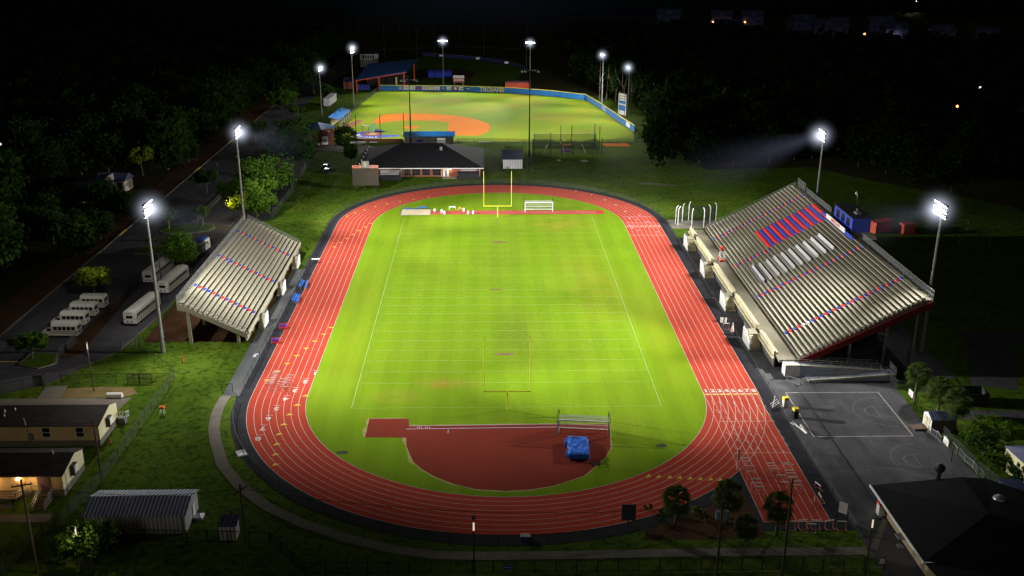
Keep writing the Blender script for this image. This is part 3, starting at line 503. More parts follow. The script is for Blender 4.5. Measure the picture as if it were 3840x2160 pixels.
# ================================================================== GOALS
def goalpost(y,x,lab):
    t=thing('goalpost',lab,'goalpost',(x,y,0),0,'football goalposts')
    s=1 if y<50 else -1
    b=MB(); b.cyl((0,-.35*s,-.05),(0,-.35*s,2.6),.11,n=10); b.path([(0,-.35*s,2.6),(0,-.2*s,2.95),(0,0,3.05)],.11,8); b.build('base_post',yel_m,t)
    b=MB(); b.cyl((-3.62,0,3.05),(3.62,0,3.05),.09,n=8); b.build('crossbar',yel_m,t)
    for q in (-3.56,3.56): b=MB(); b.cyl((q,0,3.05),(q,0,12.25),.055,n=6); u=b.build('upright',yel_m,t); b=MB(); b.box(q-.05,-.02,11.5,q+.05,.02,12.3); b.build('ribbon',orange_m,u)
goalpost(-.72,0,'yellow football goalpost at the near end of the field'); goalpost(110.4,-.18,'yellow football goalpost at the far end of the field by the jump runway')
def soccer(x,y,rz,lab,yaw=1):
    t=thing('soccer_goal',lab,'soccer goal',(x,y,0),rz,'white soccer goals')
    w=3.68; h=2.5; d=2.4
    for q in (-w,w): b=MB(); b.box(q-.07,-.07,0,q+.07,.07,h); b.build('post',white_m,t)
    b=MB(); b.box(-w-.07,-.07,h,w+.07,.07,h+.14); b.build('crossbar',white_m,t)
    b=MB()
    for q in (-w,w): b.beam((q,0,.06),(q,d,.06),.1)
    b.beam((-w,d,.06),(w,d,.06),.12); b.build('ground_frame',white_m,t)
    for q in (-w,w):
        o=.18*(1 if q>0 else -1); b=MB(); b.path([(q+o,.1,.1),(q+o*1.4,.9,2.0),(q+o*1.2,1.6,3.1),(q+o*.4,2.0,3.3),(q,2.1,2.9),(q,d,.1)],.05,6); b.build('net_hoop',black_m,t)
    b=MB(); b.add([(-w,0,h),(w,0,h),(w,1.9,2.6),(-w,1.9,2.6),(-w,d,.1),(w,d,.1),(-w,0,.1),(w,0,.1)],[(0,1,2,3),(3,2,5,4),(0,3,4,6),(1,7,5,2)]); b.build('net',net_m,t)
    b=MB(); b.box(-w,1.9,.9,w,1.97,.98); b.build('brace',white_m,t)
soccer(11.1,-10.0,R(-6.6),'white netted soccer goal on the red pad beside the blue mat cover')
soccer(10.8,115.8,0,'white soccer goal on the far jump runway behind the goalpost')
# landing mat under cover
t=thing('landing_mat','blue tarpaulin-covered high jump landing mat on the red pad','landing mat',(10.0,-14.3,0),R(-3))
b=MB(); rs=random.Random(2); nx,ny=9,14; vs=[]; 
for j in range(ny+1):
    for i in range(nx+1):
        u=i/nx*2-1; v=j/ny*2-1; z=1.0+.14*noise.noise(Vector((u*2.5,v*3,1)))+.07*noise.noise(Vector((u*7,v*7,4)))
        if abs(u)==1 or abs(v)==1: z-=.1
        vs.append((u*1.5+.06*noise.noise(Vector((v*3,u,9))),v*2.7+.08*noise.noise(Vector((u*4,v,3))),z))
fs=[(j*(nx+1)+i,j*(nx+1)+i+1,(j+1)*(nx+1)+i+1,(j+1)*(nx+1)+i) for j in range(ny) for i in range(nx)]
b.add(vs,fs)
edge=[i for i in range(nx+1)]+[(j*(nx+1)+nx) for j in range(1,ny+1)]+[ny*(nx+1)+i for i in range(nx-1,-1,-1)]+[j*(nx+1) for j in range(ny-1,0,-1)]
lo=[]; 
for k,e in enumerate(edge):
    x,y,z=vs[e]; q=1.03+.05*math.sin(k*1.9); lo.append((x*q,y*q,.25 if k%5 else .12))
ve=[vs[e] for e in edge]; n=len(ve); b.add(ve+lo,[(i,(i+1)%n,n+(i+1)%n,n+i)[::-1] for i in range(n)]); b.build('cover',tarp_m,t)
b=MB(); b.box(-1.35,-2.5,0,1.35,2.5,.8); b.build('foam_block',mat('mat_navy',(.02,.03,.12)),t)
b=MB(); b.box(-1.9,1.2,0,-1.5,2.5,.7); b.box(-1.8,-1.9,0,-1.5,-1.1,.6); b.build('side_wedge',tarp_m,t)
t=thing('equipment_crate','small black open crate beside the blue landing mat','crate',(12.1,-18.2,0),R(8))
b=MB(); b.box(-.6,-.35,0,.6,.35,.08); b.build('tray',black_m,t)
b=MB()
for q in ((-.6,-.35,.6,-.35),(.6,-.35,.6,.35),(.6,.35,-.6,.35),(-.6,.35,-.6,-.35)): b.beam((q[0],q[1],.4),(q[2],q[3],.4),.06)
for q in ((-.6,-.35),(.6,-.35),(.6,.35),(-.6,.35)): b.beam((*q,0),(*q,.4),.06)
b.build('frame',black_m,t)
# ================================================================== STANDS
def railing(parent,pts,h,m,step=1.5,rails=(1,.55),wire=True,name='railing'):
    b=MB()
    for a,q in zip(pts,pts[1:]):
        a=Vector(a);q=Vector(q);L=(q-a).length;n=max(1,round(L/step))
        for f in rails: b.beam(a+Vector((0,0,h*f)),q+Vector((0,0,h*f)),.05)
        for k in range(n+1): p=a.lerp(q,k/n); b.beam(p,p+Vector((0,0,h)),.055)
    o=b.build(name,m,parent)
    if wire:
        b=MB()
        for a,q in zip(pts,pts[1:]): a=Vector(a);q=Vector(q); b.add([a,q,q+Vector((0,0,h)),a+Vector((0,0,h))],[(0,1,2,3)])
        b.build('wire_mesh',gwire_m,o)
    return o
def stair(parent,x0,x1,yb,yt,z,wallx,n=8,wallm=None,land=2.4):
    d=1 if yt>yb else -1
    b=MB()
    for k in range(n):
        y0=yb+(yt-yb)*k/n; b.box(x0,y0,-.02,x1,y0+(yt-yb)/n,z*(k+1)/(n+1))
    b.build('stairs',cream_m,parent)
    b=MB(); b.box(x0,yt,0,x1,yt+land*d,z); b.build('landing',stand_m,parent)
    w=.16 if wallx>(x0+x1)/2 else -.16
    b=MB(); b.prismy([(yb-.1*d,0),(yb-.1*d,.5),(yt,z+.5),(yt+land*d,z+.5),(yt+land*d,0)][::d],min(wallx,wallx+w),max(wallx,wallx+w)); b.build('stair_wall',white_m,parent)
    railing(parent,[(wallx,yb,.5),(wallx,yt,z+.5),(wallx,yt+land*d,z+.5)],.75,steel_m,.9,(1,.5),False,'handrail')
# left stand: x from -46.4 (front) to -58.3 (back)
LS=thing('grandstand','smaller concrete grandstand with red and blue aisle steps left of the track','grandstand',(0,0,0))
x0,z0,dx,dz=-46.6,1.95,.8,.425; Y0,Y1=26.7,82
b=MB(); prof=[(x0+.3,z0-1.1)]
prof=[(x0-.5,z0-.6),(x0+.35,z0-.3),(x0+.35,z0)]
for i in range(14): prof+=[(x0-dx*i-dx,z0+dz*i),(x0-dx*i-dx,z0+dz*(i+1))]
xe=x0-dx*14; ze=z0+dz*14; prof+=[(xe-.6,ze),(xe-.6,ze-.5)]
b.prismx(prof,Y0,Y1); b.build('deck',tread_shade_m,LS)
for i in range(14):
    b=MB(); x=x0-dx*i; z=z0+dz*i; b.box(x-.24,Y0+.05,z+.30,x-.85,Y1-.05,z+.37); b.box(x-.8,Y0+.05,z,x-.86,Y1-.05,z+.3); r_=b.build('bench_row',stand_m,LS); MB().box(x-.19,Y0+.05,z+.31,x-.27,Y1-.05,z+.40).build('edge_lip',plank_m,r_)
cols='BRBBRBRBRBRBRB'
for a,ya in enumerate((36.3,54.2,71.8)):
    for i in range(14):
        z=z0+dz*i; x=x0-dx*i; b=MB(); b.box(x-.24,ya-.48,z,x-.76,ya+.48,z+.40); b.box(x-.34,ya-.42,z+.40,x-.76,ya+.42,z+.5); b.build('aisle_step',red_m if cols[13-i]=='R' else blue_m,LS)
for y in (Y0-.02,Y1-.43,45,63.5):
    b=MB(); b.prismx([(-46.3,.85),(-46.3,1.9),(-58.2,7.75),(-58.4,7.75),(-58.4,6.4),(-57,6.2)],y,y+.45) if y in (Y0-.02,Y1-.43) else b.prismx([(-46.3,.85),(-46.3,1.6),(-58.0,7.0),(-58.4,6.4),(-57,5.9)],y,y+.45); b.build('raker_beam',stand_m,LS)
for y in (26.95,36,45.2,54.3,63.6,72.7,81.7):
    b=MB(); b.box(-56.9,y-.22,-.1,-56.3,y+.22,6.3); b.build('column',stand_m,LS); b=MB(); b.box(-48.3,y-.22,-.1,-47.8,y+.22,1.7); b.build('column',stand_m,LS)
railing(LS,[(-58.35,Y0+.1,ze+.0),(-58.35,Y1-.1,ze+.0)],1.15,steel_m,1.3); railing(LS,[(-46.4,Y0+.1,1.9),(-57.8,Y0+.1,ze+.02)],.85,steel_m,1.8,(1,),False); railing(LS,[(-46.4,Y1-.1,1.9),(-57.8,Y1-.1,ze+.02)],.9,steel_m,1.8)
for i,y in enumerate((33.7,51.7,68.9)): stair(LS,-46.0,-44.95,y,y+2.2,1.7,-44.9,7,land=1.6)
b=MB(); b.box(-46.25,Y0+.3,1.55,-46.05,Y1-.3,2.35); b.build('front_parapet',stand_m,LS)
b=MB(); b.box(-46.9,Y0+.6,0,-46.7,Y1-.6,.9); b.build('lower_wall',stand_m,LS)
# right stand
RS=thing('grandstand','large concrete grandstand with press box and painted bench block right of the track','grandstand',(0,0,0))
x0,z0,dx,dz=49.9,2.15,.748,.396; Y0,Y1=12.7,91; N=27
prof=[(50.6,z0-.55),(46.5,z0-.5),(46.5,z0),(x0,z0)]
for i in range(N): prof+=[(x0+dx*i,z0+dz*(i+1)),(x0+dx*(i+1),z0+dz*(i+1))]
xe=x0+dx*N; ze=z0+dz*N; prof+=[(xe+1.3,ze),(xe+1.3,ze-.6)]
b=MB(); b.prismx(prof[::-1],Y0,Y1); b.build('deck',tread_shade_m,RS); MB().box(46.45,Y0,z0+.004,x0+.02,Y1,z0+.02).build('lower_walkway',walk_m,RS); MB().box(xe-.1,Y0,ze+.004,xe+1.25,Y1,ze+.03).build('upper_walkway',stand_m,RS)
aY=(22.9,42.0,61.2,81.4)
for i in range(N):
    x=x0+dx*i; z=z0+dz*(i+1); segs=[(Y0+.1,Y1-.2)]
    if i>=N-1: segs=[(Y0+.1,47),(66,Y1-.2)]
    b=MB()
    for a,q in segs: b=MB(); b.box(x+.27,a,z+.30,x+.78,q,z+.37); b.box(x+.72,a,z,x+.77,q,z+.3); r_=b.build('bench_row',stand_m,RS); MB().box(x+.22,a,z+.31,x+.30,q,z+.40).build('edge_lip',plank_m,r_)
    if i>=10: 
        b=MB(); b.box(x+.02,62.2,z+.004,x+.30,73.6,z+.25); b.box(x+.2,62.2,z+.25,x+.80,73.6,z+.43); o=b.build('painted_bench',red_m if (i-10)%2==0 else blue_m,RS)
for a,ya in enumerate(aY):
    for i in range(N):
        if a==2 and i>=10: continue
        if a in (2,) and i==0: pass
        x=x0+dx*i; z=z0+dz*(i+1); m=blue_m if i%2==0 else red_m
        if a==2: m=red_m if i%2==0 else blue_m
        if a==0 and i in (4,5): m=white_m
        b=MB(); b.box(x+.24,ya-.48,z,x+.72,ya+.48,z+.40); b.box(x+.34,ya-.42,z+.40,x+.74,ya+.42,z+.5); b.build('aisle_step',m,RS)
b=MB(); b.prismx([(49.6,1.0),(49.6,2.2),(xe+1.2,ze-.05),(xe+1.2,ze-1.25)],Y0-.35,Y0-.02); b.build('red_beam',dred_m,RS)
b=MB(); b.prismx([(49.6,1.0),(49.6,2.2),(xe+1.2,ze-.05),(xe+1.2,ze-1.25)],Y1+.02,Y1+.35); b.build('red_beam',dred_m,RS)
for y in (16,27,38,49,60,71,82,90):
    for x,zz in ((53.5,3.2),(59.5,6.4),(65.5,9.4),(70.5,11.6)): b=MB(); b.box(x-.22,y-.22,-.1,x+.22,y+.22,zz); b.build('column',mat('col_blue_%d'%(x*10),(.05,.06,.12)) if 0 else steel_m,RS)
bk=xe+1.25
railing(RS,[(bk,Y0+.1,ze),(bk,46.5,ze)],1.5,steel_m,1.6,(1,.5,.05)); railing(RS,[(bk,66,ze),(bk,84,ze)],1.5,steel_m,1.6,(1,.5,.05)); railing(RS,[(bk,85,ze),(bk,Y1-.1,ze)],2.2,steel_m,1.6,(1,.5,.05))
railing(RS,[(50.2,Y0+.08,z0+.2),(xe+.8,Y0+.08,ze+.02)],1.0,steel_m,2.2,(1,.5),True); railing(RS,[(50.2,Y1-.08,z0+.2),(xe+.8,Y1-.08,ze+.02)],1.2,steel_m,2.2,(1,.5),True)
segs=[(Y0+2.2,24.5),(27.6,43.9),(46.6,63.5),(66.5,82.8),(85.6,Y1)]
for a,q in segs:
    b=MB(); b.box(46.1,a,z0-.3,46.5,q,z0+.72); b.box(46.62,a+.2,z0,46.95,q-.2,z0+.4); b.build('front_parapet',cream_m,RS)
b=MB(); b.box(45.75,Y0+1.5,z0-.55,46.08,Y1,z0-.25); b.build('ledge',cream_m,RS)
b=MB(); b.box(46.15,Y0+2,0,46.4,Y1-.5,z0-.5); b.build('front_wall',mat('dark_wall',(.10,.10,.09)),RS)  # front wall darker than the parapet above
for y in (22.1,41.4,61.4,80.8): stair(RS,44.1,45.95,y,y+2.5,z0-.05,43.95,8,land=2.6)
# ramp at near end
WH=mat('ramp_wall',(.30,.33,.42),var=.12)
b=MB(); b.prismy([(10.7,-.02),(10.7,1.9),(12.55,1.9),(12.55,-.02)],47.0,49.5); b.build('ramp_landing',white_m,RS)
b=MB(); b.prismx([(49.5,-.02),(49.5,1.9),(63.2,1.0),(63.2,-.02)][::-1],10.7,12.5); b.prismx([(63.2,-.02),(63.2,1.0),(65,1.0),(65,-.02)][::-1],8.6,12.5); b.prismx([(50.4,-.02),(50.4,.05),(63.2,.98),(63.2,-.02)][::-1],8.6,10.2); b.build('ramp',WH,RS)
b=MB(); b.prismx([(47,1.9),(47,2.12),(49.5,2.12),(63.2,1.2),(63.2,1.0),(49.5,1.9)][::-1],10.55,10.75); b.prismx([(50.4,.05),(50.4,.3),(65,1.3),(65,1.0),(63.2,1.0)][::-1],8.45,8.65); b.build('ramp_kerb',cream_m,RS)
railing(RS,[(47,10.65,2.1),(49.5,10.65,2.1),(63.2,10.65,1.2)],1.0,steel_m,1.7,(1,.66,.33),False,'handrail'); railing(RS,[(50.4,8.55,.3),(65,8.55,1.3)],1.0,steel_m,1.7,(1,.66,.33),False,'handrail'); railing(RS,[(64.9,8.6,1.3),(64.9,12.5,1.3)],1.1,steel_m,.9,(1,.7,.4,.1),False,'handrail'); railing(RS,[(49.5,12.4,2.0),(63.2,12.4,1.1)],1.0,steel_m,1.7,(1,.66,.33),False,'handrail')
# press box
t=thing('press_box','blue press box with three windows and white banner atop the right stand','press box',(71.5,57,0))
O=(71.5,57,0); PX0,PX1,PY0,PY1,PZ0,PZ1=70.6,74.4,51.0,62.0,12.6,16.2
pb=mat('press_blue',(.03,.06,.42),var=.12); b=MB(O); b.box(PX0,PY0,PZ0,PX1,PY1,PZ1); b.build('cabin',pb,t)
b=MB(O); b.box(PX0-.2,PY0-.2,PZ1,PX1+.2,PY1+.2,PZ1+.22); r=b.build('roof',roof_m,t); b=MB(O); b.box(72,53,PZ1+.22,73,54.6,PZ1+.55); b.box(72.6,54.7,PZ1+.22,72.9,55,PZ1+1.0); b.build('roof_unit',steel_m,r)
for y in (52.5,55.6,58.7):
    b=MB(O); b.box(PX0-.04,y,PZ0+1.5,PX0+.02,y+1.9,PZ1-.5); f=b.build('window',glass_m,t); b=MB(O); b.box(PX0-.12,y-.1,PZ0+1.4,PX0-.05,y+2.0,PZ0+1.5); b.build('sill',pb,f)
b=MB(O); b.prismy([(46.2,ze-.9),(47,ze+.75),(66,ze+.75),(67,ze-.9)],PX0-1.2,PX0-1.05); b.build('blue_panel',pb,t)
b=MB(O); b.box(PX0-1.3,51.2,ze+.2,PX0-1.22,63,ze+1.15); bn=b.build('banner',white_m,t)
o=link('lettering',text_mesh('banner_text','JAMES ISLAND',.85,.03,0,red_m),bn,(PX0-1.32-O[0],57-O[1],ze+.67)); o.rotation_euler=(R(90),0,R(-90))
b=MB(O); b.add([(PX0-1.23,56.2,ze-.1),(PX0-1.23,57.2,ze-.1),(PX0-1.23,57.0,ze-.5),(PX0-1.23,56.7,ze-.9),(PX0-1.23,56.4,ze-.5)],[(0,1,2,3,4)]); b.build('emblem',white_m,t)
for (x,y) in ((PX0,PY0),(PX1,PY0),(PX0,PY1),(PX1,PY1)): b=MB(O); b.box(x-.1,y-.1,0,x+.1,y+.1,PZ0); b.build('support_post',steel_m,t)
b=MB(O); b.box(PX0+.2,47.2,ze-.02,PX1,50.9,ze+.5); b.build('side_platform',stand_m,t)
# aluminium benches on the stand
for k in range(10):
    i=3+k*1.98; x=x0+dx*i; z=z0+dz*(int(i)+1)+.4
    lab=['lowest','second lowest','third from the bottom','fourth from the bottom','fifth from the bottom','fifth from the top','fourth from the top','third from the top','second highest','highest'][k]
    t=thing('aluminium_bench',f'silver aluminium bench with backrest on the right stand, {lab} of ten','bench',(x,51.7,z),0,'silver aluminium benches on the right stand')
    b=MB(); b.box(-.22,-4.9,.0,.2,4.9,.08); b.build('seat',alum_m,t); b=MB(); b.prismx([(.25,.1),(.31,.1),(.55,.62),(.49,.62)][::-1],-4.9,4.9); b.build('backrest',alum_m,t); b=MB(); b.box(.56,-4.9,-.3,1.02,4.9,.42); b.build('rear_skirt',black_m,t)
    b=MB()
    for y in (-4.5,-2.2,0,2.2,4.5): b.beam((0,y,-.4),(0,y,.02),.07); b.beam((.3,y,-.4),(.4,y,.5),.05)
    b.build('leg',steel_m,t)
# announcer/cheer scaffold on the platform
t=thing('steel_scaffold','red and white ladder scaffold standing on the lower walkway of the right stand','scaffold',(48.6,66.9,z0),0)
b=MB()
for q in ((-.6,-.7),(.6,-.7),(.6,.7),(-.6,.7)): b.beam((*q,0),(q[0]*.7,q[1]*.7,2.4),.07)
for z in (.5,1.1,1.7,2.4): b.beam((-.5,-.6,z),(.5,-.6,z),.05); b.beam((-.5,.6,z),(.5,.6,z),.05); b.beam((-.5,-.6,z),(-.5,.6,z),.05)
b.build('frame',white_m,t); b=MB(); b.box(-.45,-.5,2.4,.45,.5,2.48); b.build('platform',black_m,t); b=MB(); b.box(-.5,-.75,.05,.5,-.35,.5); b.box(-.4,-.3,2.5,.1,.3,3.2); b.box(-.7,.6,.0,-.4,.8,.8); b.build('red_pads',red_m,t)
# ================================================================== FENCES
def fence(name,label,pts,h,pm=None,wm=None,step=3,closed=False,group=None,pr=.035,rail=True,cat='fence'):
    pm=pm or black_m; wm=wm or wire_m; c=pts[0]; O=(c[0],c[1],0)
    t=thing(name,label,cat,O,0,group); post=None; P_=[Vector((p[0],p[1])) for p in pts]
    L=[0]
    for a,q in zip(P_,P_[1:]): L.append(L[-1]+(q-a).length)
    n=max(1,round(L[-1]/step)); b0=MB(); b0.cyl((0,0,-.05),(0,0,h),pr,n=5); me=b0.me('post',pm)
    for k in range(n+1):
        d=L[-1]*k/n; i=max(j for j in range(len(L)-1) if L[j]<=d+1e-6) if d<L[-1] else len(L)-2
        p=P_[i].lerp(P_[i+1],(d-L[i])/(L[i+1]-L[i]) if L[i+1]>L[i] else 0); link('post',me,t,(p.x-O[0],p.y-O[1],0))
    b=MB(O); 
    for a,q in zip(P_,P_[1:]): b.add([(*a,.02),(*q,.02),(*q,h-.03),(*a,h-.03)],[(0,1,2,3)])
    b.build('wire_mesh' if wm is not picket_m else 'pickets',wm,t)
    if rail:
        b=MB(O)
        for a,q in zip(P_,P_[1:]): b.beam((*a,h),(*q,h),.06)
        b.build('top_rail',pm,t)
    return t
def arc(r,a0,a1,c,n=24): return [(r*math.cos(a0+(a1-a0)*k/n),c+r*math.sin(a0+(a1-a0)*k/n)) for k in range(n+1)]
FR=RO+1.9
G='black chain-link fences around the running track'
fence('chain_link_fence','black chain-link fence along the left straight of the track',[(-FR,8),(-FR,CY1)],1.25,group=G)
fence('chain_link_fence','black chain-link fence around the far bend of the track',arc(FR,math.pi,0,CY1,30),1.25,group=G)
fence('chain_link_fence','black chain-link fence along the right straight of the track',[(FR,CY1),(FR,-36)],1.25,group=G)
fence('chain_link_fence','black chain-link fence around the near left bend of the track',arc(FR,math.pi*1.02,math.pi*1.62,CY0,26),1.25,group=G)
b=MB(); t=thing('walk_gate','black steel gate standing open at the end of the left walk','gate',(-45.2,6.2,0))
b=MB()
for x in (-.9,.9): b.beam((x,0,0),(x,0,1.5),.07)
for z in (.2,1.5): b.beam((-.9,0,z),(.9,0,z),.05)
b.build('frame',black_m,t); MB().add([(-.9,0,.2),(.9,0,.2),(.9,0,1.5),(-.9,0,1.5)],[(0,1,2,3)]).build('wire_mesh',wire_m,t)
G='chain-link fences on the left side of the stadium'
fence('chain_link_fence','chain-link fence from the bus drive diagonally past the floodlight mast to the classrooms',[(-68,23.5),(-65.6,26.8),(-64.3,22),(-55.4,12.4),(-55.1,6.6),(-55.4,-21.3)],1.75,group=G)
fence('chain_link_fence','chain-link fence across the grass above the upper classroom building',[(-93,2.5),(-81.4,5.9),(-75.8,9.3)],1.75,group=G); fence('chain_link_fence','chain-link fence with a double gate between the classroom path and the lawn',[(-73.1,9.4),(-62.6,9.9),(-55.3,9.9)],1.75,group=G)
fence('chain_link_fence','chain-link fence on the strip between the small buses and the large buses',[(-77.8,20.5),(-76.3,46),(-76.8,60.8)],1.8,group=G)
fence('chain_link_fence','chain-link fence from the lower classroom corner to the metal building',[(-55.4,-21.3),(-57,-33),(-60,-45)],1.7,group=G)
fence('chain_link_fence','tall chain-link fence between the parking lot and the far grass',[(-65.7,60),(-65.7,107.8),(-58.1,108.2),(-58.0,135.6),(-59.2,172)],2.1,group=G)
t=thing('entrance_gate','black steel entrance gate frame beside the classroom path','gate',(-74.4,9.6,0))
b=MB(); 
for x in (-1.3,1.4): b.beam((x,0,0),(x,0,2.3),.09)
b.beam((-1.3,0,2.3),(1.4,0,2.3),.07); b.build('frame',black_m,t); MB().box(-3.0,-.6,0,-1.4,-.5,1.9).build('gate_leaf',meshmat('gate_dark',(.02,.02,.02),.75),t)
t=thing('double_gate','black chain-link double gate in the fence above the lawn','gate',(-60.4,9.75,0))
b=MB()
for x0_ in (-2.0,.05):
    for x in (x0_,x0_+1.95): b.beam((x,0,0),(x,0,1.75),.07)
    for z in (.1,.9,1.75): b.beam((x0_,0,z),(x0_+1.95,0,z),.06)
b.build('frame',black_m,t); MB().box(-2,-.01,.1,2,.01,1.7).build('wire_mesh',wire_m,t)
t=thing('picket_fence','black steel picket fence along the bottom of the grounds','fence',(0,0,0)); pts=[(-58,-35),(-45,-36.3),(-29.7,-37.0),(-24.4,-43.4),(17,-43.6),(43.6,-43.6)]
b=MB(); 
for a,q in zip(pts,pts[1:]): b.beam((*a,.2),(*q,.2),.05); b.beam((*a,1.7),(*q,1.7),.05)
b.build('rail',black_m,t)
b=MB(); pb2=MB().box(-.05,-.05,0,.05,.05,1.9).me('post',black_m)
for a,q in zip(pts,pts[1:]):
    a=Vector(a);q=Vector(q);n=int((q-a).length/.16)
    for k in range(n):
        p=a.lerp(q,k/n); b.box(p.x-.012,p.y-.012,.05,p.x+.012,p.y+.012,1.85)
    m_=max(1,int((q-a).length/2.4))
    for k in range(m_+1): p=a.lerp(q,k/m_); link('post',pb2,t,(p.x,p.y,0))
b.build('pickets',black_m,t)
fence('chain_link_fence','low chain-link fence at the corner of the court by the palm',[(63.6,9.8),(64.0,5.2),(67.5,4.2),(69,1)],1.6,group='chain-link fences around the court')
fence('chain_link_fence','chain-link fence between the court and the right palms',[(64.6,-11),(64.9,-20),(66.5,-30)],1.7,group='chain-link fences around the court')
# ================================================================== TRACK FURNITURE
def hurdle(label,loc,rz,group,first=[None]):
    if first[0] is None:
        t=thing('hurdle',label,'hurdle',loc,rz,group)
        MB().box(-.6,-.03,.93,.6,.03,1.07).build('bar',white_m,t)
        b=MB()
        for x in (-.55,.55): b.beam((x,0,0),(x,0,.95),.045); b.beam((x,0,.03),(x,-.65,.03),.05)
        b.beam((-.55,-.6,.03),(.55,-.6,.03),.045); b.build('frame',mat('hurdle_frame',(.5,.18,.16)),t); first[0]=t; return t
    return dup(first[0],loc,rz,label,group=group)
ordn=['first','second','third','fourth','fifth','sixth','seventh','eighth','ninth','tenth','eleventh','twelfth','thirteenth','fourteenth','fifteenth']
for k in range(8): hurdle(f'white-barred hurdle in the outer row on the left straight, {ordn[k]} from the top',(-38.3-.02*k,12.3-.72*k),R(4*math.sin(k*3)),'hurdles on the left straight')
for k,(x,y) in enumerate([(-35.75,10.4),(-35.9,9.4),(-36.4,8.9),(-35.75,8.4),(-36.6,7.8),(-35.8,7.3),(-36.7,6.8),(-35.85,5.9)]): hurdle(f'white-barred hurdle in the inner row on the left straight, {ordn[k]} from the top',(x,y),R(6*math.sin(k*5)),'hurdles on the left straight')
HR=[(32.9,-18.6),(33.1,-19.6),(33.3,-20.9),(33.1,-22.3),(33.2,-24.4),(32.9,-25.4),(33.2,-26.4),(36.3,-20.1),(36.5,-20.9),(36.5,-21.7),(36.9,-23.4),(38.4,-20.1),(38.8,-20.6),(38.5,-22.1),(38.4,-22.9),(38.3,-24),(38.6,-25.1),(38.2,-26),(36.8,-25.3)]
cn=['left column','middle column','right column']; cnt=[0,0,0]
for k,(x,y) in enumerate(HR):
    c=0 if x<34 else 1 if x<37.5 else 2; hurdle(f'hurdle on the sprint chute, {cn[c]}, {ordn[cnt[c]]} from the top',(x,y),R(3*math.sin(k*3)),'hurdles on the sprint chute'); cnt[c]+=1
for k,(x,y) in enumerate([(35.0,-34.8),(36.6,-34.5),(37.4,-35.4),(38.2,-34.6),(39.9,-34.7),(41.4,-34.9)]): hurdle(f'hurdle stored in the dark beyond the chute end line, {ordn[k]} from the left',(x,y),R(12*math.sin(k*2)),'hurdles stored beyond the chute')
for k,(x,y) in enumerate([(39.6,-29.5),(40.6,-28.6),(41.2,-25.8)]): hurdle(f'hurdle leaning at the right edge of the sprint chute, {ordn[k]} from the bottom',(x,y),R(70+20*k),'hurdles stored beyond the chute')
def bench(label,loc,rz,m,grp,first={}):
    if m.name not in first:
        t=thing('player_bench',label,'bench',loc,rz,grp); MB().box(-.22,-2.0,.42,.22,2.0,.48).build('seat',m,t); b=MB(); b.box(.2,-2,.5,.26,2,.58); b.box(.24,-2,.7,.3,2,.8); b.build('backrest',m,t)
        b=MB()
        for y in (-1.7,0,1.7): b.beam((-.2,y,0),(-.2,y,.42),.05); b.beam((.2,y,0),(.27,y,.8),.05); b.beam((-.3,y,.02),(.35,y,.02),.05)
        b.build('leg',steel_m,t); first[m.name]=t; return t
    return dup(first[m.name],loc,rz,label)
G='player benches beside the left straight'; bb_=mat('bench_blue',(.03,.16,.6)); 
bench('blue metal player bench by the left straight, farther one against the fence',(-41.9,58.0),math.pi,bb_,G); bench('blue metal player bench by the left straight, farther one at the track edge',(-40.95,57.6),R(5),bb_,G); bench('blue metal player bench by the left straight, nearer the camera against the fence',(-41.85,49.5),math.pi,bb_,G); bench('blue metal player bench by the left straight, nearer one at the track edge',(-41.2,48.8),R(3),bb_,G)
def cart(lab,x,y):
    t=thing('block_cart',lab,'cart',(x,y,0),R(4),'starting block carts'); MB().box(-.7,-.35,.3,.7,.35,.38).build('tray',red_m,t)
    b=MB(); b.beam((-.7,-.35,.1),(-.7,.35,1.0),.06); b.beam((.7,-.35,.1),(.7,.35,1.0),.06); b.beam((-.7,.35,1.0),(.7,.35,1.0),.06); b.beam((-.7,-.35,.1),(.7,-.35,.1),.06); b.build('frame',red_m,t); b=MB()
    for k in range(5): b.box(-.6+k*.26,-.2,.38,-.45+k*.26,.3,.85)
    b.build('violet_blocks',purple_m,t)
cart('red cart with violet starting blocks on the apron, farther one',-41.25,33.6); cart('red cart with violet starting blocks on the apron, nearer one',-41.35,26.6)
t=thing('folding_table','small white folding table on the apron at the far left straight','table',(-41.5,73.8,0)); MB().box(-.9,-.4,.7,.9,.4,.76).build('top',white_m,t); b=MB()
for x in (-.8,.8): b.beam((x,-.35,0),(x,-.35,.7),.05); b.beam((x,.35,0),(x,.35,.7),.05)
b.build('leg',steel_m,t)
# items by right straight
t=thing('litter_bin','pair of pale bins joined on the right apron','bin',(42.2,35.7,0)); b=MB(); b.cyl((-.35,0,0),(-.35,0,1.1),.25,.28,10); b.cyl((.35,0,0),(.35,0,1.1),.25,.28,10); b.build('drum',white_m,t); b=MB(); b.cyl((-.35,0,1.1),(-.35,0,1.2),.3,n=10); b.cyl((.35,0,1.1),(.35,0,1.2),.3,n=10); b.build('lid',black_m,t)
hurdle('hurdle standing alone on the right apron below the bins',(42.0,32.6),0,'hurdles on the right apron')
t=thing('folded_umbrella','folded white and orange umbrella on a stand at the right apron','umbrella',(42.3,29.2,0)); MB().cyl((0,0,0),(.1,0,2.4),.04,n=6).build('pole',steel_m,t); b=MB(); b.cyl((.03,0,.7),(.1,0,2.5),.35,.05,9); b.build('canopy',mat('canopy_white_orange',(.7,.3,.2),col2=(.8,.78,.75),scale=1.5),t); MB().box(-.5,-.5,0,.5,.5,.12).build('base',black_m,t)
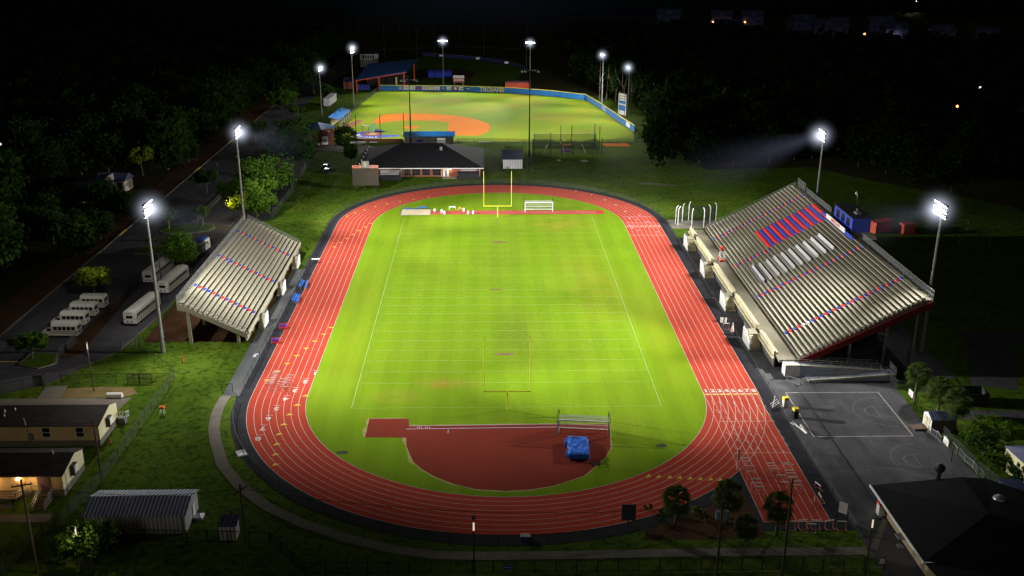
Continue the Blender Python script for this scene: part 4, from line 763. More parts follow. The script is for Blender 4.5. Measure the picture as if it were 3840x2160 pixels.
def bin_(lab,x,y,top,m):
    t=thing('litter_bin',lab,'bin',(x,y,0),R(10),'litter bins by the court fence'); MB().box(-.38,-.35,0,.38,.35,1.25).build('body',m,t); b=MB(); b.box(-.42,-.39,1.25,.42,.39,1.65); b.build('hood',top,t); MB().box(-.25,-.42,1.35,.25,-.4,1.55).build('opening',black_m,t)
bin_('white litter bin with yellow hood beside the court fence',43.9,-.6,yel_m,white_m); bin_('dark litter bin with yellow hood farther down the court fence',44.4,-4.4,yel_m,black_m)
t=thing('pitching_screen','white-legged folded frame leaning at the chute side of the fence','frame',(42.4,-.2,0)); b=MB()
for k in range(3): b.beam((-.6,-.8+k*.6,.05),(.6,-.6+k*.6,.9),.08)
b.beam((-.6,-.9,.3),(.2,1.0,1.2),.08); b.build('frame',white_m,t)
t=thing('folded_net','long white pipe frame lying along the court fence','frame',(43.6,-9.2,0)); b=MB(); b.beam((-.6,2.6,.3),(.4,-1.2,.9),.08); b.beam((-.3,2.6,.5),(.7,-1.2,.4),.08); b.beam((.2,.2,1.1),(.7,-1.5,.6),.25); b.build('frame',white_m,t)
# traffic markers
def cone(name,lab,x,y,h,m,cat='marker post'):
    t=thing(name,lab,cat,(x,y,0)); MB().cyl((0,0,.05),(0,0,h),.16,.05,8).build('body',m,t); MB().box(-.2,-.2,0,.2,.2,.06).build('base',black_m,t)
cone('traffic_cone','orange and white cone at the corner of the upper classroom',-58,-10.9,.8,orange_m,'cone'); cone('marker_post','orange post in the lawn near the floodlight mast',-55.7,18.3,1.3,orange_m)
t=thing('equipment_stand','orange frame standing on the left lawn near the fence','stand',(-53.3,-1.5,0)); b=MB()
for q in ((-.35,-.3),(.35,-.3),(.35,.3),(-.35,.3)): b.beam((*q,0),(q[0]*.5,q[1]*.5,1.2),.05)
b.build('legs',white_m,t); MB().box(-.4,-.3,1.0,.4,.3,1.3).build('top',orange_m,t)
tag(MB((-43.9,21,0)).prism([(-44.3,20.2),(-43.6,20.4),(-43.3,21.5),(-43.5,22.0),(-44.2,21.8)],.016,.03).build('water_puddle',mat('puddle',(.5,.52,.6),rough=.15,metal=.6),None,(-43.9,21,0)),'small shiny puddle on the left walk','puddle')
t=thing('drain_cover','pale square lid on the apron at the left bend','drain cover',(-38.3,-14.3,0),R(25)); MB().box(-.7,-.9,0,.7,.9,.14).build('slab',mat('lid_grey',(.5,.5,.5)),t)
MB().box(-.6,-.8,.14,.6,-.1,.17).build('lid',white_m,t)
for i,(p,lab) in enumerate([((-24.0,-14.2),'dark wet patch of soil left of the red pad'),((22.2,-13),'dark wet patch of soil at the right edge of the infield')]):
    o=MB((*p,0)).poly([(p[0]+ (.9+.3*math.sin(k*2.2))*math.cos(k/10*6.283),p[1]+(.5+.15*math.cos(k*3))*math.sin(k/10*6.283)) for k in range(10)],.0098).build('wet_soil',mat('wet_soil_%d'%i,(.03,.04,.012)),None,(*p,0)); o['kind']='structure'
# jump runway clutter
for k,(x,y,h) in enumerate([(-16.8,116.4,.7),(-14.9,115.2,.9),(-14.1,113.9,.8),(-7.9,113.9,.8),(-6.6,113.9,.8),(-9.1,116.4,.9)]):
    t=thing('plastic_bin',f'small white container on the far jump runway, {ordn[k]} from the sand pit','container',(x,y,0),0,'white containers on the jump runway'); MB().cyl((0,0,0),(0,0,h),.22,.26,9).build('body',white_m,t)
t=thing('small_table','small white table with black edge by the sand pit end of the runway','table',(-12.2,118.2,0)); b=MB(); b.beam((-.8,0,0),(-.8,0,.8),.08); b.beam((.8,0,0),(.8,0,.8),.08); b.box(-.9,-.3,.75,.9,.3,.85); b.build('frame',white_m,t)
t=thing('hurdle_pile','fallen orange hurdles beside the white table on the runway','hurdle',(-10.4,117.6,0)); b=MB(); b.beam((-.7,0,.1),(.2,.3,.9),.1); b.beam((.2,.3,.9),(.9,.1,.1),.1); b.beam((-.3,-.3,.1),(.6,-.2,.7),.1); b.build('frame',mat('hurdle_orange',(.7,.35,.08)),t)
t=thing('pit_tarp','crumpled blue tarpaulin along the edge of the sand pit','tarpaulin',(-21.8,118.3,.05)); b=MB(); rs=random.Random(9)
vs=[(-3.2+i*.53,j*.35,.08+.3*rs.random()+(.35 if i>7 else 0)) for j in range(3) for i in range(13)]; b.add(vs,[(j*13+i,j*13+i+1,(j+1)*13+i+1,(j+1)*13+i) for j in range(2) for i in range(12)]); b.build('cloth',tarp_m,t)
# discus cage posts
G='curved white posts of the throwing cage'
CGP=[(45.0,103.6),(45.4,102.6),(47.1,105.8),(49.0,107.2),(48.4,100.0),(51.6,100.6),(53.9,104.2),(55.9,106.4)]
t=thing('throwing_cage','throwing cage of curved white steel posts with dark netting beside the right stand','throwing cage',(50,103,0))
for x,y in CGP:
    d=Vector((50.5-x,103.4-y)).normalized()*-.45; b=MB((50,103,0)); b.path([(x,y,0),(x,y,3.8),(x+d.x*-.35,y+d.y*-.35,4.5),(x-d.x*1.2,y-d.y*1.2,4.95)],.09,7); b.build('curved_post',white_m,t)
b=MB((50,103,0)); seq=[CGP[k] for k in (1,0,2,3,7,6,5)]
for a,q in zip(seq,seq[1:]): b.add([(*a,0),(*q,0),(*q,3.9),(*a,3.9)],[(0,1,2,3)])
b.build('netting',bnet_m,t)
# ================================================================== VEHICLES
def wheel(parent,x,y,r=.5,w=.28): 
    b=MB(); b.cyl((x,y-w/2,r),(x,y+w/2,r),r,n=16); o=b.build('wheel',rubber_m,parent); s=1 if y>0 else -1; b=MB(); b.cyl((x,y+s*w/2,r),(x,y+s*(w/2+.02),r),r*.5,n=12); b.build('rim',steel_m,o)
bus_w=mat('bus_white',(.8,.78,.7),rough=.35,var=.06,scale=.6); bus_stripe=mat('bus_stripe',(.05,.05,.06)); tail=mat('tail_red',(.3,.02,.02))
def bus(label,loc,rz,L=11.2,W=2.45,H=3.05,roofm=None,grp='white school buses in the drive'):
    """front along +X"""
    t=thing('school_bus',label,'bus',loc,rz,grp); h=W/2; x0=-L/2; x1=L/2
    sec=[(-h,.45),(h,.45),(h,2.3),(h*.96,2.75),(h*.7,H-.08),(0,H),(-h*.7,H-.08),(-h*.96,2.75),(-h,2.3)]
    b=MB(); n=len(sec); xs=[(x0,.97),(x0+.12,1),(x1-.35,1),(x1,.93)]
    vs=[(x,y*s,.45+(z-.45)*s) for x,s in xs for y,z in sec]; fs=[(k*n+i,k*n+(i+1)%n,(k+1)*n+(i+1)%n,(k+1)*n+i) for k in range(3) for i in range(n)]+[tuple(range(n-1,-1,-1)),tuple(range(3*n,4*n))]
    b.add(vs,[f[::-1] for f in fs[:-2]]+[fs[-2][::-1],fs[-1][::-1]]); b.build('body',bus_w,t)
    b=MB(); b.add([(x,y*1.004,z+.012) for x in (x0+.1,x1-.3) for y,z in ((h*.9,2.83),(h*.7,H-.08),(0,H),(-h*.7,H-.08),(-h*.9,2.83))],[(i,i+1,5+i+1,5+i)[::-1] for i in range(4)]); rf=b.build('roof',roofm or bus_w,t)
    MB().box(-.5,-.35,H+.01,.3,.35,H+.1).build('hatch',bus_w,rf)
    nw=int((L-1.6)/.78)
    for s in (-1,1):
        for k in range(nw): b=MB(); xx=x0+.7+k*.78; b.box(xx,s*h,1.72,xx+.62,s*(h+.012),2.28); b.build('window',glass_m,t)
        b=MB()
        for z in (.8,1.15,1.5): b.box(x0+.1,s*h,z,x1-.5,s*(h+.018),z+.07)
        b.build('side_stripe',bus_stripe,t)
        for xx in (x0+2.4,x1-1.9): wheel(t,xx,s*(h-.16))
    b=MB(); b.box(x0-.03,-.62,1.55,x0+.01,.62,2.1); b.build('rear_window',glass_m,t); b=MB(); b.box(x0-.05,-h,.4,x0+.05,h,.6); b.build('bumper',bus_stripe,t)
    for s in (-1,1): b=MB(); b.box(x0-.03,s*1.0-.1,1.3,x0+.01,s*1.0+.1,1.48); b.build('tail_light',tail,t); MB().box(x0-.03,s*.4-.17,.85,x0+.01,s*.4+.17,1.1).build('rear_grille',bus_stripe,t)
    b=MB(); b.box(x0-.02,-.55,2.42,x0+.02,.55,2.6); b.build('sign_panel',cream_m,t)
    b=MB(); b.box(x1-.02,-1.0,1.3,x1+.02,1.0,2.4); b.build('windscreen',glass_m,t)
    for s in (-1,1): b=MB(); b.beam((x1-.1,s*1.1,2.3),(x1+.45,s*1.35,2.2),.05); b.box(x1+.3,s*1.3-.12,1.7,x1+.42,s*1.3+.12,2.3); b.build('mirror',black_m,t)
    return t
bus('large white bus nearest the camera in the drive beside the floodlight mast',(-69.6,40.9),R(83)); bus('large white bus behind the mast, parked left of the tree',(-73.6,64.6),R(84)); bus('large white bus half hidden behind the tree beside the left stand',(-68.6,58.0),R(84)); bus('white bus with a blue roof at the far end of the left stand',(-69.6,79.4),R(81),10.5,2.45,3.1,mat('blue_roof_paint',(.05,.13,.55),rough=.35))
def minibus(label,loc,rz):
    t=thing('small_bus',label,'bus',loc,rz,'short white school buses parked in a row'); h=1.08
    b=MB(); b.prismy([(-h,.45),(h,.45),(h,2.35),(h*.8,2.75),(0,2.85),(-h*.8,2.75),(-h,2.35)],-3.3,1.35); b.build('body',bus_w,t)
    b=MB(); b.prismx([(1.36,.4),(3.3,.4),(3.32,1.05),(3.1,1.2),(2.25,1.35),(1.75,2.05),(1.36,2.1)][::-1],-.97,.97); b.build('cab',bus_w,t)
    b=MB(); b.add([(2.25,-.85,1.37),(2.25,.85,1.37),(1.78,.8,2.05),(1.78,-.8,2.05)],[(0,1,2,3)]); b.build('windscreen',glass_m,t)
    for s in (-1,1):
        for k in range(5): b=MB(); x=-3.0+k*.82; b.box(x,s*h,1.55,x+.66,s*(h+.012),2.2); b.build('window',glass_m,t)
        b=MB(); b.box(1.5,s*.97,1.3,2.1,s*.985,1.8); b.build('cab_window',glass_m,t)
        b=MB(); b.box(-3.28,s*h,.95,1.3,s*(h+.016),1.03); b.box(-3.28,s*h,1.25,1.3,s*(h+.016),1.32); b.build('side_stripe',bus_stripe,t)
        for x in (-1.9,2.45): wheel(t,x,s*.92,.4,.24)
    for y in (-.8,-.27,.27): b=MB(); b.box(-3.32,y,1.5,-3.29,y+.42,2.25); b.build('rear_window',glass_m,t)
    MB().box(-3.32,-.3,.75,-3.29,.3,1.15).build('rear_grille',bus_stripe,t)
    for s in (-1,1): MB().box(-3.33,s*.85-.08,1.1,-3.29,s*.85+.08,1.3).build('tail_light',tail,t); b=MB(); b.beam((2.1,s*.95,1.4),(2.2,s*1.2,1.45),.04); b.box(2.1,s*1.25-.1,1.35,2.2,s*1.25+.1,1.7); b.build('mirror',black_m,t)
for k,(x,y,lab) in enumerate([(-81.2,30.8,'nearest the camera'),(-81.7,36.2,'second nearest the camera'),(-81.7,40.9,'second farthest'),(-81.4,45.4,'farthest, below the lime tree')]): minibus(f'short white school bus in the parked row, {lab}',(x,y),R(180-2))
def car(label,loc,rz,m):
    t=thing('parked_car',label,'car',loc,rz)
    b=MB(); b.prismx([(-2.2,.35),(2.2,.35),(2.25,.75),(1.2,.95),(-2.1,1.0),(-2.25,.8)][::-1],-.88,.88); b.build('body',m,t); b=MB(); b.prismx([(-1.8,.98),(1.1,.95),(.4,1.42),(-1.2,1.45)][::-1],-.76,.76); b.build('cabin',glass_m,t)
    for x in (-1.4,1.4):
        for s in (-1,1): wheel(t,x,s*.8,.32,.2)
    for s in (-1,1): MB().box(2.2,s*.6-.15,.6,2.27,s*.6+.15,.75).build('headlight',white_m,t)
car('dark car parked behind the kerb island with the two small trees',(-79.2,107.5),R(10),mat('car_dark',(.02,.025,.04),rough=.2,spec=.8))
for k,(p,lab) in enumerate([((-52.93, 167.11),'dark parked vehicle behind the left of the brick field house'),((-51.68, 161.69),'second dark parked vehicle below the first beside the field house')]): car(lab,p,R(80),mat('car_black%d'%k,(.015,.015,.02),rough=.15,spec=.9))
# ================================================================== BUILDINGS
def hip(b,x0,y0,x1,y1,z0,z1,ridge,axis=0,over=.0):
    if axis==0: r0=(x0+ridge,(y0+y1)/2,z1); r1=(x1-ridge,(y0+y1)/2,z1); v=[(x0,y0,z0),(x1,y0,z0),(x1,y1,z0),(x0,y1,z0),r0,r1]; return b.add(v,[(0,1,5,4),(1,2,5),(2,3,4,5),(3,0,4),(3,2,1,0)])
    r0=((x0+x1)/2,y0+ridge,z1); r1=((x0+x1)/2,y1-ridge,z1); v=[(x0,y0,z0),(x1,y0,z0),(x1,y1,z0),(x0,y1,z0),r0,r1]; return b.add(v,[(0,1,4),(1,2,5,4),(2,3,5),(3,0,4,5),(3,2,1,0)])
def window(parent,x,y,z,w,h,face='-y',fm=None,panes=2):
    fm=fm or white_m; b=MB(); g=MB()
    def bx(B,u0,v0,u1,v1,d0,d1):
        if face=='-y': B.box(x+u0,y-d1,z+v0,x+u1,y-d0,z+v1)
        else: B.box(x+d0,y+u0,z+v0,x+d1,y+u1,z+v1)
    bx(b,-.08,-.08,w+.08,h+.08,0,.05); o=b.build('window',fm,parent); bx(g,0,0,w,h,.055,.065); g.build('pane',glass_m,o)
    c=MB(); bx(c,0,h/2-.03,w,h/2+.03,.066,.08)
    for k in range(1,panes): bx(c,w*k/panes-.025,0,w*k/panes+.025,h,.067,.078)
    c.build('glazing_bar',fm,o); return o
# field house
t=thing('field_house','low brick field house with a wide dark hipped roof behind the far bend','building',(0,0,0))
b=MB(); b.box(-39,156.1,0,-4.8,182,2.85); b.build('wall',brick_m,t)
b=MB(); hip(b,-42.5,154.9,-3.9,183.5,2.9,7.6,13); r=b.build('roof',roof_m,t); b=MB(); b.box(-42.6,154.75,2.7,-3.8,154.9,2.95); b.build('gutter',white_m,r)
MB().box(-17.4,165,5.6,-16.6,165.8,7.2).build('roof_vent',steel_m,r); MB().box(-18.5,171.5,6.4,-16.0,173.5,8.3).build('roof_vent',steel_m,r)
for k in range(6): b=MB(); b.box(-41.5+k*.15,158+k*4,3.2+.25*k,-41.2+k*.15,158.4+k*4,3.7+.25*k); b.build('roof_light',white_m,r)
for (x,w) in ((-27.7,1.7),(-25.3,2.2),(-22.3,2.2),(-19.2,2.3)): window(t,x,156.1,.5,w,1.9,'-y',mat('bronze_frame_%d'%int(-x),(.12,.1,.08)),3)
for x,w in ((-16.1,1.7),): b=MB(); b.box(x,156.0,.05,x+w,156.09,2.3); b.build('door',white_m,t); b=MB(); b.box(x+.5,155.97,.1,x+1.2,155.99,2.1); b.build('door_leaf',steel_m,t)
b=MB(); b.box(-14.2,156,.0,-13.2,156.09,2.4); b.build('door',brick_m,t)
for x in (-28.8,-16.5,-10.6,-5.1): b=MB(); b.cyl((x,155.95,0),(x,155.95,2.8),.06,n=6); b.build('downpipe',white_m,t)
b=MB(); b.box(-16.3,153.5,-.02,-11.9,156,.12); b.build('doorstep',conc_m,t)
b=MB(); b.box(-10.2,155.7,1.9,-6,156.05,2.3); b.build('high_window',mat('frosted',(.35,.36,.4)),t)
lf=MB().box(-14.1,155.85,2.35,-13.7,156.05,2.55).build('porch_lamp',warm_e,t); point(t,(-13.9,155.3,2.2),120,(1,.6,.3),.1)
b=MB(); t2=thing('tarpaulin_cover','dark covered equipment shed in front of the right end of the field house','cover',(-8.5,155,0)); MB((-8.5,155,0)).box(-11.6,153.2,0,-5.2,155.3,1.7).build('box',mat('cover_dark',(.02,.02,.025)),t2)
MB((-8.5,155,0)).box(-11.7,153.1,1.7,-5.1,155.4,1.78).build('lid',black_m,t2)
t2=thing('awning_shed','white awning over a dark shed behind the stadium scoreboard','awning',(-32,153,0)); MB((-32,153,0)).box(-34.5,151.5,0,-28.6,154.2,1.7).build('shed',mat('shed_dark',(.03,.03,.035)),t2); b=MB((-32,153,0)); b.prismy([(154.2,2.3),(151.3,1.75),(151.3,1.9),(154.2,2.45)],-34.6,-29); b.build('awning',mat('awning_white',(.6,.6,.6)),t2)
# scoreboard
t=thing('scoreboard','dark stadium scoreboard seen from behind with orange name signs on three black posts','scoreboard',(-37.4,139,0)); O=(-37.4,139,0)
b=MB(O); b.box(-41.1,138.8,1.6,-33.7,139.4,6.6); b.build('board',mat('board_back',(.05,.042,.03),var=.1),t)
for x in (-40.2,-37.6,-34.6): b=MB(O); b.box(x-.13,138.95,-.1,x+.13,139.25,1.6); b.build('post',black_m,t)
b=MB(O); b.box(-38.4,139,6.6,-36.3,139.2,8.6); e=b.build('emblem_panel',mat('panel_grey',(.2,.21,.2)),t)
b=MB(O); b.cyl((-37.35,138.98,7.7),(-37.35,138.95,7.7),.55,n=14); b.box(-37.6,138.93,6.9,-37.1,138.96,7.7); b.build('helmet_mark',mat('helmet_mark',(.35,.36,.33)),e); MB(O).box(-37.7,138.9,8.0,-37.0,138.94,8.25).build('crest_mark',mat('crest_gold',(.5,.36,.05)),e)
ob=mat('sign_orange',(.8,.28,.08),emit=.12,ecol=(1,.35,.1))
for txt,xa,z in (('JAMES',-39.8,6.98),('ISLAND',-35.0,7.0)):
    b=MB(O); b.box(xa-1.25,139.0,z-.38,xa+1.25,139.15,z+.4); s_=b.build('name_sign',ob,t); o=link('lettering',text_mesh('sign_text',txt,.72,.03,0,blue_m),s_,(xa-O[0],138.98-O[1],z)); o.rotation_euler=(R(90),0,0)
# white shed
def shed(label,x0,y0,x1,y1,h,rh,wallm,roofm,ridge='x',name='storage_shed',cat='shed',over=.2,door=None,lean=False,grp=None):
    O=(x0,y0,0); t=thing(name,label,cat,O,0,grp)
    MB(O).box(x0,y0,-.02,x1,y1,h).build('wall',wallm,t)
    b=MB(O)
    if lean: b.prismy([(y0-over,h+.02),(y0-over,h+.1),(y1+over,h+rh+.1),(y1+over,h+rh+.02)][::-1],x0-over,x1+over)
    elif ridge=='x': ym=(y0+y1)/2; b.prismy([(y0-over,h),(y0-over,h+.07),(ym,h+rh+.07),(y1+over,h+.07),(y1+over,h),(ym,h+rh)][::-1],x0-over,x1+over)
    else: xm=(x0+x1)/2; b.prismx([(x0-over,h),(x0-over,h+.07),(xm,h+rh+.07),(x1+over,h+.07),(x1+over,h),(xm,h+rh)],y0-over,y1+over)
    b.build('roof',roofm,t)
    b=MB(O)
    if lean: b.add([(x0,y1,h),(x0,y0,h),(x0,y1,h+rh)],[(0,1,2)]); b.add([(x1,y0,h),(x1,y1,h),(x1,y1,h+rh)],[(0,1,2)])
    elif ridge=='x': ym=(y0+y1)/2; b.add([(x0,y1,h),(x0,y0,h),(x0,ym,h+rh)],[(0,1,2)]); b.add([(x1,y0,h),(x1,y1,h),(x1,ym,h+rh)],[(0,1,2)])
    else: xm=(x0+x1)/2; b.add([(x0,y0,h),(x1,y0,h),(xm,y0,h+rh)],[(0,1,2)]); b.add([(x1,y1,h),(x0,y1,h),(xm,y1,h+rh)],[(0,1,2)])
    b.build('gable',wallm,t); return t
t=shed('white ribbed shed with a blue-grey shiny roof between the field house and batting cages',2.2,166.6,8.2,176,2.9,1.0,ribwall_m,mat('shed_roof_blue',(.12,.14,.26),rough=.3,metal=.6,var=.2),'x',lean=True)
MB((2.2,166.6,0)).box(3.0,166.5,.0,4.2,166.58,.6).build('wall_vent',steel_m,t)
t=shed('large grey metal building with a ribbed roof on the lower left lawn',-52.9,-34.4,-40.6,-28.6,2.55,1.0,ribwall_m,galvroof_x,'x','metal_building','building',.25)
O=(-52.9,-34.4,0); MB(O).box(-40.58,-31.2,0,-40.5,-30.2,2.0).build('door',white_m,t); MB(O).box(-41.0,-34.5,0,-40.8,-34.42,2.5).build('trim',steel_m,t); MB(O).box(-40.5,-31.6,.0,-39.3,-30.4,.35).build('doorstep',alum_m,t)
t=shed('tiny metal shed with a striped roof beside the utility pole and picket fence',-36.0,-36.1,-34.0,-34.3,1.95,.45,ribwall_m,ribbed('striped_roof',(.16,.17,.28),0,.42,rough=.35,metal=.5,dark=.45),'x',lean=True,over=.15)
t=shed('white garden shed with striped roof and panelled door at the court edge',63.4,-9.5,66.9,-6.6,1.95,.75,mat('shed_brown',(.10,.08,.07)),ribbed('striped_roof_b',(.18,.2,.34),0,.42,rough=.35,metal=.5,dark=.4),'x',name='garden_shed',over=.15)
O=(63.4,-9.5,0); MB(O).add([(63.38,-6.6,0),(63.38,-9.5,0),(63.38,-9.5,1.95),(63.38,-8.05,2.7),(63.38,-6.6,1.95)],[(0,1,2,3,4)]).build('front_panel',white_m,t)
for y in (-9.1,-8.0): b=MB(O); b.box(63.3,y,.15,63.36,y+.95,1.85); d=b.build('door',mat('door_cream%d'%int(-y*10),(.45,.4,.27)),t); b=MB(O); b.box(63.27,y,.95,63.3,y+.95,1.03); b.box(63.27,y+.42,.15,63.3,y+.5,1.85); b.build('door_rail',white_m,d)
t2=thing('shed_ramp','low wooden ramp lying in front of the white garden shed','ramp',(62.2,-8,0)); b=MB((62.2,-8,0)); b.prismx([(61.2,0),(61.2,.05),(63.3,.25),(63.3,0)],-9,-7.2); b.build('deck',mat('ramp_wood',(.12,.08,.06)),t2)
MB((62.2,-8,0)).box(61.2,-9.08,0,63.3,-9,.3).build('edge',mat('ramp_edge',(.08,.05,.04)),t2)
# classrooms
def classroom(label,y0,y1,x1,h,rh,front):
    O=(x1,y0,0); t=thing('portable_classroom',label,'building',O,0,'portable classroom buildings'); x0=-82
    MB(O).box(x0,y0+.05,0,x1-.05,y1-.05,1.0).build('skirting',mat('skirt_%d'%abs(int(y0)),(.17,.16,.13)),t)
    MB(O).box(x0,y0,1.0,x1-.06,y1,h).build('wall',tan_m,t)
    ym=y0+(y1-y0)*.6
    MB(O).add([(x1-.02,y0,.95),(x1-.02,y1,.95),(x1-.02,y1,h+.0),(x1-.02,ym,h+rh-.05),(x1-.02,y0,h)],[(0,1,2,3,4)]).build('end_wall',creamw_m,t)
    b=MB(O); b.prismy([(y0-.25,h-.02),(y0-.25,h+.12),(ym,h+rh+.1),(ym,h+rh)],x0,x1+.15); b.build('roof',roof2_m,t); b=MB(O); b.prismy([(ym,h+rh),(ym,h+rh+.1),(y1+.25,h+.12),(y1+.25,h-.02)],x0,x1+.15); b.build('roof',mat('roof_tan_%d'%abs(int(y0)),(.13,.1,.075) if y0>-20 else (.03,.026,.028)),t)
    b=MB(O); b.box(x1,ym-1.7,1.6,x1+.55,ym-.5,3.1); ac=b.build('air_conditioner',mat('ac_dark%d'%abs(int(y0)),(.08,.07,.06)),t); MB(O).box(x1+.56,ym-1.6,1.9,x1+.6,ym-.6,3.0).build('grille',white_m,ac)
    return t,O
t,O=classroom('upper tan portable classroom with dark roof at the left edge',-11.7,-4.2,-59.1,3.35,1.05,0)
for x in (-67.2,-62.4): 
    w=window(t,x-O[0],-11.7-O[1],1.6,1.1,1.45,'-y',white_m,1)
for x,y in ((-78.5,-9.8),(-76.6,-9.8),(-73.2,-9.7),(-73.5,-8.8),(-72.2,-8.3)): b=MB(O); b.cyl((x,y,3.7),(x,y,4.6 if y>-9 else 4.3),.08,n=6); b.build('roof_vent',white_m,t)
MB(O).box(-69.3,-11.95,1.2,-68.6,-11.72,2.2).build('meter_box',steel_m,t); b=MB(O); b.cyl((-69.2,-11.85,2.2),(-69.5,-11.7,4.6),.05,n=6); b.build('conduit',steel_m,t)
b=MB(O); b.box(-59.0,-4.9,.0,-57.9,-3.9,1.0); b.build('steps',mat('step_grey',(.2,.2,.2)),t)
railing(t,[(O[0]*0+.1,7.0,1.0),(1.3,7.0,1.0),(1.3,8.4,.6)],1.0,white_m,.35,(1,.2),False,'stair_rail')
t,O=classroom('lower tan portable classroom with lit porch and wheelchair ramps at the left edge',-25.5,-18.3,-58.95,3.1,1.05,1)
MB(O).box(-62.2,-25.62,1.0,-60.6,-25.52,3.05).build('door',mat('door_grey',(.12,.08,.09)),t); MB(O).box(-75.2,-25.62,1.0,-73.3,-25.52,3.05).build('door',mat('door_grey2',(.12,.08,.09)),t)
for x,y in ((-76,-23),(-74.8,-23),(-61.5,-21.5)): b=MB(O); b.cyl((x,y,3.8),(x,y,4.8),.07,n=6); b.build('roof_vent',white_m,t)
b=MB(O); b.box(-64.8,-25.9,2.75,-64.4,-25.6,2.95); b.build('porch_lamp',warm_e,t); point(t,(-68,-26.6,2.7),120,(1,.55,.2),.2); point(t,(-62.8,-26.8,2.7),90,(1,.6,.25),.2)
b=MB(O); b.box(-80,-27.6,.9,-64.3,-25.7,1.0); b.build('porch_deck',mat('deck_wood',(.1,.07,.06)),t)
for yy in (-27.6,-29.2): railing(t,[(-80-O[0],yy-O[1],.9),(-64.3-O[0],yy-O[1],.9 if yy>-28 else .6)],1.0,alum_m,1.5,(1,.6,.3,.05),False,'ramp_rail')
railing(t,[(-64.3-O[0],-27.6-O[1],.9),(-63.0-O[0],-25.9-O[1],.9)],1.0,alum_m,.7,(1,.6,.3),False,'ramp_rail')
b=MB(O)
for k in range(8): b.box(-61.7,-26-k*.36,0,-60.3,-26.36-k*.36,1.0-.12*k)
b.build('steps',mat('step_brown',(.09,.07,.06)),t)
for xx in (-61.8,-60.2): railing(t,[(xx-O[0],-25.8-O[1],1.0),(xx-O[0],-28.9-O[1],0.05)],1.0,alum_m,.5,(1,.5),False,'stair_rail')
t=thing('flat_skip','white curved cover lying behind the upper classroom roof','cover',(-62.7,4.6,0)); b=MB(); b.cyl((-1.2,0,.35),(1.2,0,.35),.45,n=10); b.build('shell',white_m,t); MB().box(-1.3,-.4,0,1.3,.4,.1).build('base',steel_m,t)
# big building lower right
t=thing('gym_annex','wide building with a huge dark roof in the lower right corner','building',(47,-46,0)); O=(47,-46,0)
MB(O).box(48.0,-60,0,80,-30,2.7).build('wall',mat('annex_wall',(.34,.27,.17),var=.15),t)
b=MB(O); b.add([(46.9,-46.2,2.75),(46.9,-29.2,2.75),(58,-30.5,4.6),(62,-29.2,3.6),(85,-50,2.75),(85,-60,2.75),(48.2,-60,2.75),(57,-40,5.2)],[(1,0,7,2),(2,7,3),(3,7,4),(7,5,4),(0,6,5,7)]); rf=b.build('roof',mat('annex_roof',(.006,.006,.008),var=.35,scale=.5,bump=.3,bscale=3,spec=.1),t)
b=MB(O); b.box(46.75,-46.3,2.55,46.9,-29.1,2.8); b.build('gutter',white_m,rf); b=MB(O); b.box(46.9,-46.4,2.55,80,-46.25,2.8); b.build('gutter',white_m,rf)
MB(O).ball((60.5,-35.6,4.4),.8,12,.7).build('roof_dome',steel_m,rf)
b=MB(O); b.cyl((56.2,-28.2,0),(56.2,-28.2,4.4),.3,n=10); b.ball((56.2,-28.2,4.6),.7,10); b.build('flue',black_m,t)
b=MB(O)
for k in range(6): b.box(47.9,-32-k*2.4,1.4,47.99,-33-k*2.4,2.2)
b.build('window',glass_m,t); b=MB(O); b.box(46.8,-39.4,1.2,47.9,-38.2,1.35); b.box(46.2,-41,1.1,46.9,-40.2,1.2); b.build('window_unit',alum_m,t)
t=thing('vending_cooler','red-topped white drinks cooler against the lower right building','cooler',(47.6,-31.8,0)); MB().box(-.5,-.45,0,.5,.45,1.5).build('body',white_m,t); MB().box(-.5,-.45,1.5,.5,.45,1.9).build('top',red_m,t)
t=thing('storage_barn','cream building with blue-grey roof at the right edge','building',(69,-24,0)); O=(69,-24,0); MB(O).prism([(69,-20.5),(69.4,-27),(80,-27),(80,-20)],0,3.4).build('wall',creamw_m,t); b=MB(O); b.add([(68.8,-20.2,3.4),(69.2,-27.3,3.4),(80,-27.3,3.4),(80,-19.7,3.4),(72,-23.7,4.6),(80,-23.5,4.6)],[(0,1,4),(1,2,5,4),(0,4,5,3)]); b.build('roof',mat('barn_roof',(.14,.15,.25),rough=.5),t)
t=thing('walkway_canopy','dark blue flat walkway canopy at the right edge below the cream building','canopy',(66,-31,0)); O=(66,-31,0); MB(O).prism([(63.9,-28.4),(66.7,-28.5),(69.5,-38),(65.2,-38)],2.9,3.05).build('roof',mat('canopy_blue',(.04,.05,.14)),t)
for x,y in ((64.2,-28.8),(64.8,-33),(66.4,-28.8)): b=MB(O); b.cyl((x,y,0),(x,y,2.9),.06,n=6); b.build('post',white_m,t)
t=thing('roll_off_skip','dark open-topped waste container behind the palms','skip',(72.8,1,0),R(-3)); MB().box(-3.6,-1.6,0,3.6,1.6,.3).build('floor',black_m,t); b=MB(); b.box(-3.6,-1.6,.3,3.6,-1.5,1.9); b.box(-3.6,1.5,.3,3.6,1.6,1.9); b.box(-3.6,-1.5,.3,-3.5,1.5,1.9); b.box(3.5,-1.5,.3,3.6,1.5,1.9); b.build('side',mat('skip_dark',(.03,.03,.03)),t)
